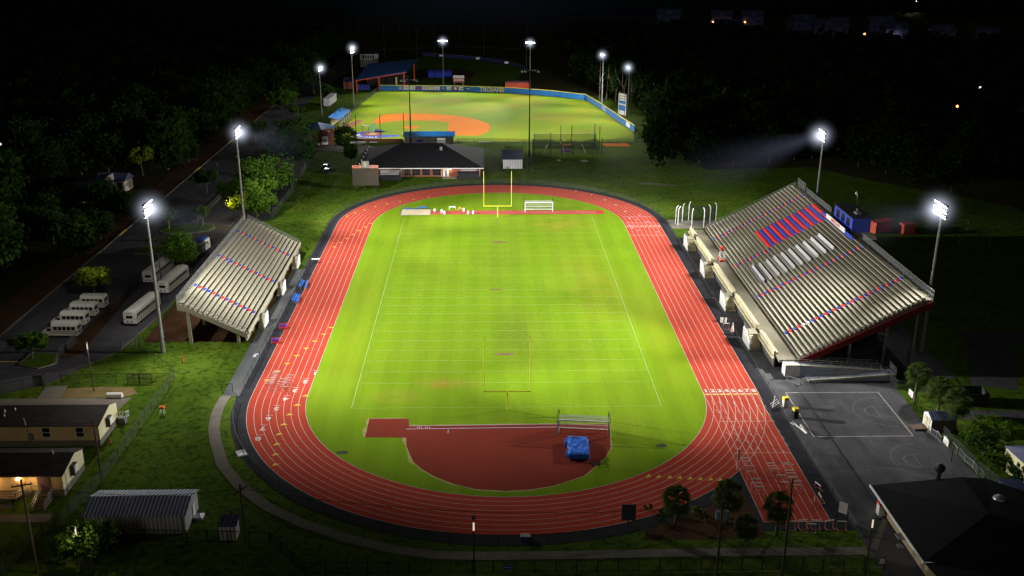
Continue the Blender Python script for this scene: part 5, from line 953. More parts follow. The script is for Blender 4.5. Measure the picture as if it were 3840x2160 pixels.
# hoop
def hoop(lab,x,y,rz):
    t=thing('basketball_hoop',lab,'basketball hoop',(x,y,0),rz,'basketball hoops'); b=MB(); b.cyl((1.2,0,0),(1.2,0,2.4),.08,n=8); b.path([(1.2,0,2.4),(.6,0,3.0),(0,0,3.2)],.07,6); b.build('pole',black_m,t)
    MB().box(-.04,-.75,2.6,.02,.75,3.6).build('backboard',white_m,t); b=MB()
    for a,c,d,e in ((-.3,2.75,.3,2.8),(-.3,3.15,.3,3.2),(-.3,2.75,-.25,3.2),(.25,2.75,.3,3.2)): b.box(-.06,a,c,-.045,d,e)
    b.build('target_square',black_m,t); b=MB(); b.path([(-.3+.23*math.cos(k/10*6.283),.23*math.sin(k/10*6.283),2.85) for k in range(11)],.015,4); b.build('rim',orange_m,t)
hoop('basketball hoop with white backboard by the lower half-court marking',61.6,-18.1,0)
hoop('basketball hoop near the garden shed by the upper half-court marking',62.8,-2.6,0)
G='steel bicycle barriers along the court edge'
for k,(x,y,a) in enumerate([(63.2,-10.6,100),(63.5,-12.2,80),(64.0,-13.9,75),(64.4,-15.6,80),(64.6,-17.6,85),(64.7,-19.4,95),(64.8,-21.2,80),(64.9,-23.0,75)]):
    t=thing('crowd_barrier',f'leaning steel crowd barrier along the right court edge, {ordn[k]} from the shed','barrier',(x,y,0),R(a),G); b=MB()
    for z in (.2,1.1): b.beam((-1,0,z),(1,.12,z),.05)
    for x_ in (-1,1): b.beam((x_,.06+.06*x_,0),(x_,.06+.06*x_,1.1),.05)
    b.build('frame',steel_m,t); b=MB()
    for q in range(1,12): b.beam((-1+q/6,.01*q,.2),(-1+q/6,.01*q,1.1),.02)
    b.build('bars',steel_m,t)
for k in range(3):
    t=thing('crowd_barrier',f'steel crowd barrier on the asphalt in front of the ramp, {ordn[k]} from the left','barrier',(47.6+[0,1.9,5.0][k],[7.9,7.9,8.2][k],0),R([-45,45,0][k]),'steel crowd barriers in front of the ramp'); b=MB()
    for z in (.2,1.1): b.beam((-1.2,0,z),(1.2,0,z),.05)
    for x_ in (-1.2,1.2): b.beam((x_,0,0),(x_,0,1.1),.05)
    b.build('frame',alum_m,t); b=MB()
    for q in range(1,12): b.beam((-1.2+q/5,0,.2),(-1.2+q/5,0,1.1),.02)
    b.build('bars',steel_m,t)
# overhead cables
def cable(lab,pts,sag=.8):
    t=thing('power_cable',lab,'cable',pts[0][:2],0,'overhead cables'); O=(pts[0][0],pts[0][1],0)
    for q,(a,c) in enumerate(zip(pts,pts[1:])):
        a=Vector(a);c=Vector(c); b=MB(O); pp=[]
        for k in range(13): f=k/12; p=a.lerp(c,f); p.z-=sag*4*f*(1-f); pp.append(p)
        b.path(pp,.03,4); b.build('span',black_m,t)
cable('overhead cable from the lower left utility pole to the pole beside the tiny shed',[(-55.6,-42.4,11.9),(-31,-43.1,11.4)],1.2)
cable('overhead cable along the bottom from the tiny shed pole to the transformer pole',[(-31,-43.1,11.4),(23.6,-44.3,9.4),(31.2,-44.7,12.3)],2.0)
cable('service cable from the plain pole to the upper classroom conduit',[(-55.5,-21.6,8.9),(-69.3,-11.8,4.6)],.5)
cable('service cable from the plain pole to the lower classroom roof',[(-55.5,-21.6,8.7),(-61.5,-24.8,4.0)],.4)
# signs
t=thing('notice_board','two white panels on a tilted black frame at the right fence below the chute','sign',(41.8,-33.8,0),R(-40)); b=MB()
for x in (-.6,.6): b.beam((x,0,0),(x,0,3.0),.08)
b.build('post',black_m,t)
for z in (1.5,2.3): b=MB(); b.box(-.55,-.04,z,.55,.0,z+.72); b.build('panel',white_m,t)
t=thing('fence_sign','small blue notice hanging on the picket fence near the middle','sign',(-.8,-43.75,0)); MB().box(-.55,-.03,.7,.55,.03,1.25).build('panel',blue_m,t); MB().box(-.45,-.04,.95,.45,-.031,1.0).build('text_bar',white_m,t)
t=thing('fence_sign','small white notice on the picket fence near the right gate','sign',(43.2,-43.75,0)); MB().box(-.3,-.03,.9,.3,.03,1.5).build('panel',white_m,t); MB().box(-.22,-.04,1.2,.22,-.031,1.25).build('text_bar',red_m,t)
t=thing('ice_chest','small blue box standing by the near bend fence','box',(1.54, -36.54),0); MB().box(-.6,-.3,.0,.6,.3,.5).build('body',blue_m,t); MB().box(-.62,-.32,.5,.62,.32,.58).build('lid',white_m,t)
t=thing('electric_cabinet','dark tall board standing at the near right bend','board',(14.6,-34.0,0)); MB().box(-.9,-.06,.9,.9,.06,3.2).build('panel',mat('board_dark',(.06,.06,.085)),t); MB().box(-.06,-.05,0,.06,.05,.9).build('post',black_m,t)
t=thing('flag_post','striped flag drooping on a short pole left of the chute','flag',(31.6,-20.2,0)); MB().cyl((0,0,0),(0,0,3.4),.04,n=6).build('pole',white_m,t); b=MB()
for k in range(6): b.box(.02+k*.05,-.02,1.4+.05*k,.07+k*.05,.02,3.2)
b.build('flag',mat('flag_cloth',(.5,.1,.12),col2=(.6,.6,.6),scale=6,var=.3),t)
# utility poles and lamps
def upole(lab,x,y,h,arm=True,cans=False,rz=0,tilt=0):
    t=thing('utility_pole',lab,'utility pole',(x,y,0),rz,'wooden utility poles'); t.rotation_euler=(0,tilt,rz)
    MB().cyl((0,0,-.1),(0,0,h),.16,.11,10).build('pole',wpole_m,t)
    if arm: 
        a=MB().box(-1.1,-.06,h-.8,1.1,.06,h-.68).build('crossarm',wpole_m,t); b=MB()
        for x_ in (-.95,-.4,.4,.95): b.cyl((x_,0,h-.68),(x_,0,h-.45),.05,n=6)
        b.build('insulator',steel_m,a)
    if cans:
        for x_ in (-.5,.5): b=MB(); b.cyl((x_,-.2,h-2.2),(x_,-.2,h-1.2),.28,n=12); b.build('transformer',mat('can_blue%d'%(x_*10),(.22,.28,.38)),t)
        MB().box(-.6,-.1,h-1.9,.6,.1,h-1.8).build('bracket',steel_m,t)
upole('utility pole with crossarm at lower left in front of the ramps',-55.6,-42.4,12.4,True,False,R(20)); upole('plain utility pole at the fence right of the upper classroom',-55.5,-21.6,9.1,False); upole('utility pole with crossarm behind the tiny striped-roof shed',-31,-43.1,11.9,True,False,R(60))
upole('utility pole with two blue transformer cans in the palm bed',23.6,-44.3,9.9,True,True); upole('plain dark utility pole in front of the sprint chute',31.2,-44.7,12.9,False,False)
tag(MB((-31,-43.1,0)).box(-31.3,-43.4,8.2,-31.05,-43.25,8.9).build('meter_case',steel_m,None,(-31,-43.1,0)),'small grey box high on the utility pole near the tiny shed','box')
def slamp(lab,x,y,h,lit=0,m=None,arm=(0,-1),shaft_glow=True):
    t=thing('street_lamp',lab,'street lamp',(x,y,0),0,'dark street lamps'); MB().cyl((0,0,0),(0,0,h),.1,.07,8).build('pole',m or dpole_m,t)
    c=Vector((arm[0]*.7,arm[1]*.7,h+.05)); b=MB(); b.beam((0,0,h),c,.07); b.obox(c,(.45,.45,.2)); b.build('lamp_head',black_m,t)
    if shaft_glow: b=MB(); b.cyl((0,-.02,h-1.2),(0,-.02,h-.15),.1,.09,8); b.build('lit_shaft',pole_e,t)  # sleeve glows to imitate the bright streak of lamplight on the upper pole
    if lit: point(t,(x+c.x,y+c.y,h-.25),lit,(1,.85,.6),.12)
slamp('street lamp on the grass above the upper classroom',-66.9,7,8.6,700); slamp('street lamp in the round lime-lit tree at lower left',-50.3,-42.7,6.5,260); slamp('street lamp at bottom centre in front of the near bend',-4.7,-44,7.4,110,arm=(0,1)); slamp('street lamp beside the lower right building',40.9,-44.9,7.8,80,arm=(1,0))
slamp('street lamp beside the large buses and the tree',-69.5,53.2,8.6,0,arm=(-1,0),shaft_glow=False); slamp('street lamp in the far part of the parking lot',-78.1,135.8,9.0,30,shaft_glow=False); slamp('street lamp by the far end of the lot near the dark trees',-77.7,213,6.8,30,shaft_glow=False); slamp('street lamp far up the lot near the white trailer',-84.5,266,7,20,shaft_glow=False)
slamp('street lamp far beyond the cupola building',-69,463,14,0,shaft_glow=False); slamp('street lamp farther left beyond the pavilion',-78,430,12,0,shaft_glow=False)
b=MB(); t=thing('security_camera_pole','thin pole with a white lamp behind the press box','pole',(83.5,84,0)); MB().cyl((0,0,0),(0,0,13),.08,n=6).build('pole',steel_m,t); MB().ball((-.3,0,13),.35,8).build('globe',white_m,t)
t=thing('storage_container','red ribbed storage container behind the right stand','container',(95.5,97,0),R(28)); MB().box(-3.5,-1.2,0,2.5,1.2,2.8).build('body',contred_m,t); MB().box(2.5,-1.2,0,2.56,1.2,2.8).build('door',mat('door_red',(.5,.06,.03)),t)
t=thing('storage_container','small red container end-on beside the longer one','container',(101,95,0),R(10)); MB().box(-1.5,-1.2,0,1.5,1.2,2.6).build('body',contred_m,t); MB().box(-1.56,-1.2,0,-1.5,1.2,2.6).build('door',mat('door_red2',(.5,.06,.03)),t)
for k,(x,y,w) in enumerate([(112,96,9),(112,90,8),(113,84,7)]):
    t=thing('stored_goal',f'grey goal frame stored in the dark behind the right stand, {ordn[k]} row','goal frame',(x,y,0),R(-5),'goal frames stored behind the right stand'); b=MB(); b.beam((-w/2,0,0),(-w/2,0,3),.1); b.beam((w/2,0,0),(w/2,0,3),.1); b.beam((-w/2,0,3),(w/2,0,3),.12); b.beam((w/2,0,3),(w/2+1.2,3,0),.08); b.build('frame',steel_m,t)
    MB().add([(-w/2,0,3),(w/2,0,3),(w/2,2.5,0),(-w/2,2.5,0)],[(0,1,2,3)]).build('net',meshmat('thin_net%d'%k,(.2,.2,.22),.08),t)
# ================================================================== BASEBALL THINGS
def wall_text(s,a,q,u0,u1,z,size,m,parent,O,side=-.16):
    a=Vector(a);q=Vector(q); d=(q-a).normalized(); c=a+d*((u0+u1)/2); nrm=Vector((d.y,-d.x)); o=link('lettering',text_mesh('wall_text',s,size,.035,0,m),parent,(c.x+nrm.x*.17-O[0],c.y+nrm.y*.17-O[1],z)); 
    o.rotation_euler=(R(90),0,math.atan2(d.y,d.x)); return o
OFP=[(-52.2,327.0),(-20,324.6),(-7,322.8),(7,319.6),(16.7,315.4),(28.2,309),(40.4,299.6),(44.6,275.5),(49.2,241),(50.9,231),(51.5,226)]
t=thing('outfield_wall','padded blue outfield wall with yellow cap, gold team lettering and sponsor panels','wall',(-52.2,327,0)); O=(-52.2,327,0)
b=MB(O); c=MB(O)
for a,q in zip(OFP,OFP[1:]): b.beam((*a,1.2),(*q,1.2),.2,2.4); c.beam((*a,2.45),(*q,2.45),.28,.22)
b.build('padding',fence_blue_m,t); c.build('yellow_cap',yel_m,t)
pan=[(.16,.2,.3),(.6,.55,.5),(.6,.62,.6),(.1,.08,.25),(.62,.62,.6),(.6,.6,.5),(.65,.65,.65),(.02,.09,.2),(.55,.6,.58),(.35,.05,.04),(.6,.62,.62),(.015,.02,.06)]
mk=[(.5,.5,.5),(.6,.2,.1),(.2,.35,.1),(.6,.05,.05),(.1,.2,.5),(.6,.6,.02),(.3,.3,.35),(.6,.6,.65),(.3,.5,.3),(.7,.65,.6),(.05,.05,.08),(.5,.5,.55)]
for k in range(12):
    x=-42.4+k*2.82; y=327-(x+52.2)*.0745-.16; dz=0
    if x>-20: y=324.6-(x+20)*.138-.16
    b=MB(O); b.box(x-1.25,y-.05,.55,x+1.25,y+.02,2.15); p=b.build('sponsor_panel',mat(f'panel_{k}',pan[k],var=.05),t)
    b=MB(O)
    if k in (5,9): b.cyl((x,y-.06,1.4),(x,y-.08,1.4),.55,n=14)
    elif k%3==0: b.add([(x-.5,y-.08,.8),(x+.5,y-.08,.8),(x,y-.08,1.9)],[(0,1,2)])
    else: b.box(x-.85,y-.08,1.35,x+.85,y-.06,1.6); b.box(x-.6,y-.08,.95,x+.6,y-.06,1.1)
    b.build('panel_mark',mat(f'panel_mark_{k}',mk[k],var=.05),p)
gold=mat('gold_letters',(.62,.5,.2),var=.05); wall_text('TROJANS',(-7.4,322.95),(7,319.6),.4,14.0,1.2,2.75,gold,t,O)
wall_text('BASEBALL',(44.4,275.5),(47,260),1.0,15,1.2,2.6,mat('silver_blue',(.4,.5,.62)),t,O)
b=MB(O); b.add([(47.25,258,.4),(50.6,231.5,.4),(50.6,231.5,2.2),(47.25,258,2.2)],[(0,1,2,3)]); 
a_=Vector((47.0,259)); q_=Vector((50.7,231.5)); b=MB(O); d_=(q_-a_).normalized(); n_=Vector((d_.y,-d_.x))*.14; b.beam((*(a_+n_),1.3),(*(q_+n_),1.3),.06,1.7); b.build('white_panel',white_m,t)
fence('chain_link_fence','chain-link fence along the left foul line of the baseball field',[(-61.4,248),(-57.3,270),(-52.4,326.5)],1.8,group='chain-link fences of the baseball field')
fence('chain_link_fence','low chain-link fence between the blue-roofed dugout and the batting cages',[(-13.2,206.8),(2.4,206.6),(12,205),(52,205)],1.5,group='chain-link fences of the baseball field')
t=thing('foul_pole','yellow foul pole panel beside the left end of the outfield wall','foul pole',(-44.5,328.5,0)); MB().box(-.12,-.05,0,.12,.05,5.8).build('pole',yel_m,t); MB().box(.15,-.03,2.5,.6,.03,5.8).build('screen',mat('foul_screen',(.5,.5,.2)),t)
t=thing('rear_scoreboard','small white and orange scoreboard standing behind the outfield wall','scoreboard',(-15.9,341.6,0)); MB().box(-2.6,-.2,1.6,2.6,.2,4.9).build('board',mat('board_orange',(.6,.15,.05)),t); MB().box(-2.6,-.26,3.6,2.6,-.2,4.9).build('header',white_m,t)
for x in (-1.9,-.65,.65,1.9): b=MB(); b.cyl((x,-.24,2.7),(x,-.27,2.7),.5,n=12); b.build('number_disc',white_m,t)
for x in (-2,2): b=MB(); b.box(x-.12,-.1,0,x+.12,.1,1.6); b.build('post',steel_m,t)
t=thing('tall_sign','tall white and blue sign on two posts behind the right field wall','sign',(50.0,250.5,0),R(-60)); MB().box(-2.4,-.1,2.2,2.4,.1,10.3).build('board',white_m,t); MB().box(-2.1,-.14,3.8,2.1,-.1,7.6).build('blue_field',mat('sign_blue',(.05,.16,.5)),t)
for z,w in ((9.2,1.6),(8.2,1.9)): MB().box(-w,-.15,z,w,-.1,z+.35).build('text_bar',mat('bar_grey%d'%int(z),(.3,.32,.4)),t)
for x in (-1.6,-.5,.6,1.7): b=MB(); b.cyl((x,-.15,6.2),(x,-.17,6.2),.42,n=12); b.build('sponsor_disc',white_m,t)
for x in (-1.7,1.7): MB().box(x-.15,-.12,0,x+.15,.12,10.9).build('post',mat('sign_post%d'%int(x),(.2,.12,.07)),t)
# clubhouse / press tower
O=(-60,204,0); t=thing('brick_press_tower','two storey brick press tower with a curved blue roof behind home plate','building',O)
cb=[(-61.2,202.2),(-55.9,205.6),(-58.7,211.5),(-66.0,215.5)]
MB(O).prism(cb,0,5.3).build('wall',brick_m,t)
b=MB(O); e=[(-64.0,200.0,5.5),(-59.0,199.8,5.9),(-54.4,204.4,5.9),(-57.5,212.5,5.4),(-67.5,217.5,5.2),(-61.3,207.0,7.3)]; b.add(e,[(0,1,5),(1,2,5),(2,3,5),(3,4,5),(4,0,5),(4,3,2,1,0)]); b.build('roof',mat('tower_roof_blue',(.02,.14,.45),rough=.35,metal=.3),t)
d=Vector((5.3,3.4)).normalized(); nn=Vector((d.y,-d.x))
def onwall(u0,u1,z0,z1,m,name,off=.04,par=None):
    a=Vector(cb[0])+d*u0+nn*off; q=Vector(cb[0])+d*u1+nn*off; b=MB(O); b.add([(*a,z0),(*q,z0),(*q,z1),(*a,z1)],[(0,1,2,3)]); return b.build(name,m,par or t)
dr=onwall(1.9,4.1,.05,3.0,white_m,'door_mural'); onwall(2.3,3.7,1.5,1.8,blue_m,'mural_mark',.07,dr); onwall(2.6,3.4,.9,1.2,blue_m,'mural_mark',.07,dr)
onwall(.8,5.2,3.1,3.4,mat('canopy_navy',(.05,.04,.25)),'door_canopy',.5); s_=onwall(2.2,3.5,3.8,5.1,white_m,'crest_sign'); onwall(2.5,3.2,4.1,4.8,red_m,'crest_mark',.07,s_)
for u in (1.0,4.2): onwall(u,u+.7,4.4,4.8,cream_m,'wall_light',.06)
onwall(.3,1.0,.1,1.1,white_m,'notice')
b=MB(O); 
for k in range(11): b.box(-66.6+k*.42,204.6-k*.3,4.1-.38*k,-65.0+k*.42,205.8-k*.3,4.3-.38*k)
b.build('stairs',mat('stair_pale',(.5,.42,.36)),t)
b=MB(O); b.beam((-66.6,204.4,5.2),(-62.2,201.2,1.2),.08); b.beam((-65,205.8,5.2),(-60.8,202.6,1.2),.08); b.build('handrail',steel_m,t); point(t,(-64.5,204,4.6),60,(1,.5,.3),.2)
# dugouts
O=(-23,206,0); t=thing('dugout','long dugout with bright blue ribbed roof seen from behind','dugout',O,0,'blue-roofed baseball dugouts'); MB(O).box(-31.4,205.3,0,-14.4,209.3,2.6).build('wall',mat('dugout_grey',(.16,.16,.15),var=.15),t)
b=MB(O); b.prismy([(204.9,2.62),(204.9,2.7),(209.9,3.5),(209.9,3.42)][::-1],-31.9,-14.0); b.build('roof',blueroof_m,t)
b=MB(O); b.box(-27.2,205.0,.7,-25.0,205.28,1.5); b.build('wall_box',mat('box_violet',(.05,.04,.3)),t)
O=(-59,248,0); t=thing('dugout','dugout with sloping blue roof and open fenced front beside the press tower','dugout',O,0,'blue-roofed baseball dugouts')
MB(O).prism([(-61.6,238.8),(-61.2,238.6),(-59.4,258.2),(-59.9,258.4)],0,2.8).build('wall',cream_m,t); b=MB(O); b.add([(-62.4,237.3,3.6),(-58.0,236.6,2.7),(-56.6,258.2,2.7),(-60.4,259,3.7)],[(0,1,2,3)]); b.add([(-62.4,237.3,3.5),(-58.0,236.6,2.6),(-56.6,258.2,2.6),(-60.4,259,3.6)],[(3,2,1,0)]); b.build('roof',blueroof_m,t)
for k in range(6): f=k/5; x=-58.1+1.4*f; y=237.5+20*f; MB(O).box(x-.12,y-.12,0,x+.12,y+.12,2.7).build('post',cream_m,t)
MB(O).add([(-57.9,237.5,0),(-56.5,257.5,0),(-56.5,257.5,1.2),(-57.9,237.5,1.2)],[(0,1,2,3)]).build('front_mesh',gwire_m,t)
t=thing('brick_wall','low red brick backstop wall curving behind home plate','wall',(-46,209,0)); b=MB((-46,209,0))
for a,q in zip([(-58.2,225),(-57.3,217),(-53,211.5),(-46,208.8),(-32,208.7)],[(-57.3,217),(-53,211.5),(-46,208.8),(-32,208.7)]): b.beam((*a,.5),(*q,.5),.3,1.0)
b.build('wall',brick_m,t); b=MB((-46,209,0))
for a,q in zip([(-58.2,225),(-57.3,217),(-53,211.5),(-46,208.8),(-32,208.7)],[(-57.3,217),(-53,211.5),(-46,208.8),(-32,208.7)]): b.beam((*a,1.04),(*q,1.04),.36,.08)
b.build('cap',mat('brick_cap',(.25,.06,.03)),t)
for k,(x,y) in enumerate([(-48.9,212.2),(-40.5,213.2),(-32.4,215.8)]):
    t=thing('backstop_pole',f'tall black backstop net pole, {ordn[k]} from the left','pole',(x,y,0),0,'backstop net poles'); MB().cyl((0,0,0),(0,0,8.6),.13,n=7).build('pole',black_m,t); MB().cyl((0,0,8.6),(0,0,8.7),.18,n=7).build('cap',black_m,t)
for k,(x,y,h) in enumerate([(-62.7,240,6.5),(-61.0,246,7),(-59.8,252,8)]):
    t=thing('net_pole',f'black net pole behind the left dugout, {ordn[k]} from the camera','pole',(x,y,0),0,'net poles behind the left dugout'); MB().cyl((0,0,0),(0,0,h),.1,n=7).build('pole',black_m,t); MB().cyl((0,0,h),(0,0,h+.1),.14,n=7).build('cap',black_m,t)
t=thing('batting_turtle','portable backstop frame with white padding standing at home plate','frame',(-46.8,223.8,0),R(-30)); b=MB(); b.beam((-1.6,0,0),(-1.6,0,3),.12); b.beam((1.3,0,0),(1.3,0,2.6),.1); b.beam((-1.6,0,0),(1.3,0,0),.1); b.build('frame',black_m,t); MB().beam((-1.6,0,3.1),(1.3,0,2.8),.3).build('padding',white_m,t)
# bleachers behind plate
t=thing('bleacher','small aluminium bleacher behind the brick backstop wall','bleacher',(-48,204,0),R(20)); 
for k in range(4): MB().box(-3,-.9*k,.4+.35*(k),3,-.9*k+.35,.45+.35*k).build('bench_row',alum_m,t)
b=MB(); 
for x in (-2.8,0,2.8): b.beam((x,.2,.1),(x,-3,1.5),.07); b.beam((x,-3,0),(x,-3,1.5),.07)
b.build('frame',steel_m,t)
t=thing('bleacher','low aluminium bench set on grass left of the blue-roofed dugout','bleacher',(-42.3,206.3,0),R(5)); MB().box(-1.3,-.5,.4,1.3,.5,.5).build('bench_row',alum_m,t); b=MB(); b.box(-1.2,-.4,0,-1.1,.4,.4); b.box(1.1,-.4,0,1.2,.4,.4); b.build('frame',steel_m,t)
t=thing('bleacher','long low aluminium bench behind the low fence right of the dugout','bleacher',(-3.2,205.6,0)); MB().box(-2.4,-.5,.5,2.4,.5,.65).build('bench_row',alum_m,t); b=MB(); [b.box(x,-.5,0,x+.1,.5,.5) for x in (-2.3,-.8,.8,2.2)]; b.build('frame',steel_m,t)
# batting cages
O=(23,195,0); t=thing('batting_cage','batting cages of black netting hung on steel poles right of the tall dark mast','batting cage',O)
for x,y,h in ((12.3,186,5.0),(33.8,187.5,5),(34.2,198,5),(13.3,198,5),(18.3,188.5,7.1),(21.8,186.5,5),(25.5,185.8,5),(35.1,186.4,6),(35.3,195.2,8),(22.6,202,7),(26.3,201,7),(34.6,205,7)): b=MB(O); b.cyl((x,y,0),(x,y,h),.12,n=7); b.build('post',black_m,t)
def sagnet(a,q,z0,z1,sag=1.2,n=10):
    b=MB(O); vs=[];
    for k in range(n+1):
        f=k/n; s_=sag*4*f*(1-f)*(.6+.4*math.sin(f*19)); x=a[0]+(q[0]-a[0])*f; y=a[1]+(q[1]-a[1])*f; vs+=[(x,y,z0),(x,y,z1-s_)]
    b.add(vs,[(2*k,2*k+2,2*k+3,2*k+1) for k in range(n)]); b.build('net',bnet_m,t)
for a,q,z0,z1,s in (((12.3,186),(21.8,186.5),0,3.4,1.3),((21.8,186.5),(33.8,187.5),0,3.4,1.5),((12.3,191),(34,191),1,4.6,1.4),((13.3,198),(34.2,198),0,5,.3),((12.3,186),(13.3,198),0,4.8,.5),((34,187.5),(34.2,198),0,4.8,.5)): sagnet(a,q,z0,z1,s)
b=MB(O); b.beam((16,187,.3),(17.5,192,2.6),.1); b.beam((30,187,.3),(29,192,2.6),.1); b.beam((13.3,198,5),(34.2,198,5),.1); b.beam((23,187,.3),(22,195,2.8),.1); b.build('inner_frame',cream_m,t); MB(O).box(21.8,189.5,.4,25,190,1.0).build('pitching_screen',purple_m,t)
O=(5,196,0); t=thing('practice_net','tangle of small net frames beside the white ribbed shed','net frame',(5,194,0)); b=MB((5,194,0)); rs=random.Random(4)
for k in range(9): x=rs.uniform(2.5,11); y=rs.uniform(188,200); h=rs.uniform(1.8,3); b.beam((x,y,0),(x,y,h),.08); b.beam((x,y,h),(x+rs.uniform(-2,2),y,h*.9),.07)
b.build('frame',black_m,t); MB((5,194,0)).add([(3,190,0),(9,190,0),(9,190,2),(3,190,2.4)],[(0,1,2,3)]).build('net',bnet_m,t)
for k,(x,y,r) in enumerate([(20.5,178,.8),(28.8,177.2,1.5)]):
    t=thing('covered_mound',['small pale covered heap on the dark grass below the batting cages','long flat pale covered heap on the dark grass below the batting cages'][k],'heap',(x,y,0)); b=MB(); b.ball((0,0,0),r,12,.45 if k==0 else .25); o=b.build('cover',mat('heap_pale%d'%k,(.2,.21,.2)),t); MB().cyl((0,0,0),(0,0,.08),r*1.1,n=12).build('base',dirt_m,t)
# trailer, pavilion etc
t=thing('white_trailer','long white box trailer parked beyond the left foul line','trailer',(-68.9,288,0),R(-3)); MB().box(-1.3,-7.5,.6,1.3,7.5,3.6).build('body',ribwall_m,t); MB().box(-1.3,-7.5,3.6,1.3,7.5,3.66).build('roof',mat('trailer_roof',(.35,.35,.38)),t)
for y in (-6,-4.8,5): wheel(t,-.0,y,.5,2.3)
O=(-50,335,0); t=thing('pavilion','large open pavilion with a steep blue roof on red posts beyond left field','pavilion',O)
b=MB(O); b.add([(-62,320,5.6),(-40,332.3,7.6),(-36,366,9.6),(-60,356,8.5)],[(0,1,2,3),(3,2,1,0)]); b.build('roof',mat('pavilion_blue',(.04,.12,.38),rough=.4,metal=.2,var=.15),t)
b=MB(O); b.beam((-62,320,5.4),(-40,332.3,7.4),.35,.4); b.build('red_fascia',mat('fascia_red',(.55,.08,.04)),t)
for x,y,h in ((-61.5,320.5,5.4),(-52,326.2,6.4),(-41,332,7.2),(-60,350,7),(-38,358,8.5)): b=MB(O); b.box(x-.3,y-.3,0,x+.3,y+.3,h); b.build('post',mat('post_red%d%d'%(-x*10,y),(.5,.08,.04)),t)
MB(O).box(-59,345,0,-40,352,4.5).build('rear_wall',mat('pav_dark',(.03,.02,.02)),t)
t=thing('equipment_box','dark blue covered box in front of the pavilion','box',(-59.6,329.6,0)); MB().box(-3,-.8,0,3,.8,2.2).build('body',mat('eqbox',(.04,.05,.3)),t); MB().box(-3.1,-.9,2.2,3.1,.9,2.3).build('lid',blue_m,t)
t=shed('small brick store with dark blue hipped roof left of the pavilion',-69,331.5,-64.4,338,3.2,1.6,brick_m,mat('store_roof',(.03,.04,.1)),'x','brick_store','building')
O=(-65.5,412,0); t=thing('cupola_building','white round-cornered building with dark roof and a band of windows beyond the pavilion','building',O)
cp8=[(-65.5+5.2*math.cos(R(22.5+45*k)),412+5.2*math.sin(R(22.5+45*k))) for k in range(8)]; MB(O).prism(cp8,0,7.2).build('wall',mat('cupola_white',(.5,.5,.5)),t)
b=MB(O); v=[(-65.5+6.6*math.cos(R(22.5+45*k)),412+6.6*math.sin(R(22.5+45*k)),7.2) for k in range(8)]+[(-65.5,412,9.6)]; b.add(v,[(k,(k+1)%8,8) for k in range(8)]+[tuple(range(7,-1,-1))]); b.build('roof',roof_m,t)
for k in range(5): b=MB(O); x=-68.6+k*1.3; b.box(x,406.95,4.7,x+.75,407.1,6.4); b.build('window',glass_m,t)
O=(-26,370,0); t=thing('softball_dugout','plain dark blue dugout beyond the outfield wall beside the softball field','dugout',O); MB(O).box(-31.8,369.5,0,-20.2,373,2.6).build('wall',mat('sdug_blue',(.03,.06,.5),var=.1),t); b=MB(O); b.box(-32,369,2.6,-20,374,3.6); b.build('roof',mat('sdug_roof',(.02,.03,.22)),t)
t=thing('storage_container','red container with dark roof behind the outfield wall by the trees','container',(11.5,336,0)); MB().box(-5.6,-1.5,0,5.6,1.5,2.5).build('body',contred_m,t); MB().box(-5.7,-1.6,2.5,5.7,1.6,3.1).build('roof',mat('cont_roof',(.08,.03,.05)),t)
O=(-10,445,0); t=thing('softball_fence','dark blue curved fence around the softball outfield','fence',O); b=MB(O); pts=[(-40,459.7),(-28,453),(-7,439.5),(9.1,420.4),(17.5,399.5)]
for a,q in zip(pts,pts[1:]): b.beam((*a,.9),(*q,.9),.15,1.8)
b.build('padding',mat('softball_blue',(.02,.03,.1)),t)
b=MB(O)
for x,y in ((-28,452.7),(-6.8,439.2),(9,420.2)): b.box(x-1.8,y-.2,.5,x+1.8,y-.12,1.6)
b.build('banner',white_m,t)
b=MB(O)
for a,q in zip(pts,pts[1:]): b.beam((*a,1.85),(*q,1.85),.18,.1)
b.build('cap',steel_m,t)
# ================================================================== TREES
def crown_me(seed,rx,ry,rz,zc,nc,per,leaf,m,gap=.25,name='crown'):
    rs=random.Random(seed); b=MB(); cs=[]
    for k in range(nc):
        while True:
            u=Vector((rs.uniform(-1,1),rs.uniform(-1,1),rs.uniform(-.9,1)))
            if .35<u.length<1: break
        wob=1+.22*math.sin(u.x*4+seed)+.18*math.cos(u.y*5+seed*2)
        cs.append((Vector((u.x*rx*wob,u.y*ry*wob,zc+u.z*rz*(1 if u.z>0 else .75))),rs.uniform(.16,.34)*min(rx,rz)))
    for c,r in cs:
        for q in range(per):
            n=Vector((rs.gauss(0,1),rs.gauss(0,1),rs.gauss(.35,1))).normalized(); p=c+Vector((rs.gauss(0,r*.62),rs.gauss(0,r*.62),rs.gauss(0,r*.5)))
            a=n.orthogonal().normalized(); a=Matrix.Rotation(rs.uniform(0,6.3),3,n)@(a+n*rs.uniform(-.5,.5)).normalized(); w=n.cross(a).normalized(); s=leaf*rs.uniform(.6,1.3)
            b.add([p-a*s*.5,p+w*s*.35,p+a*s*.6,p-w*s*.35],[(0,1,2,3)])
    return b.me(name,m)
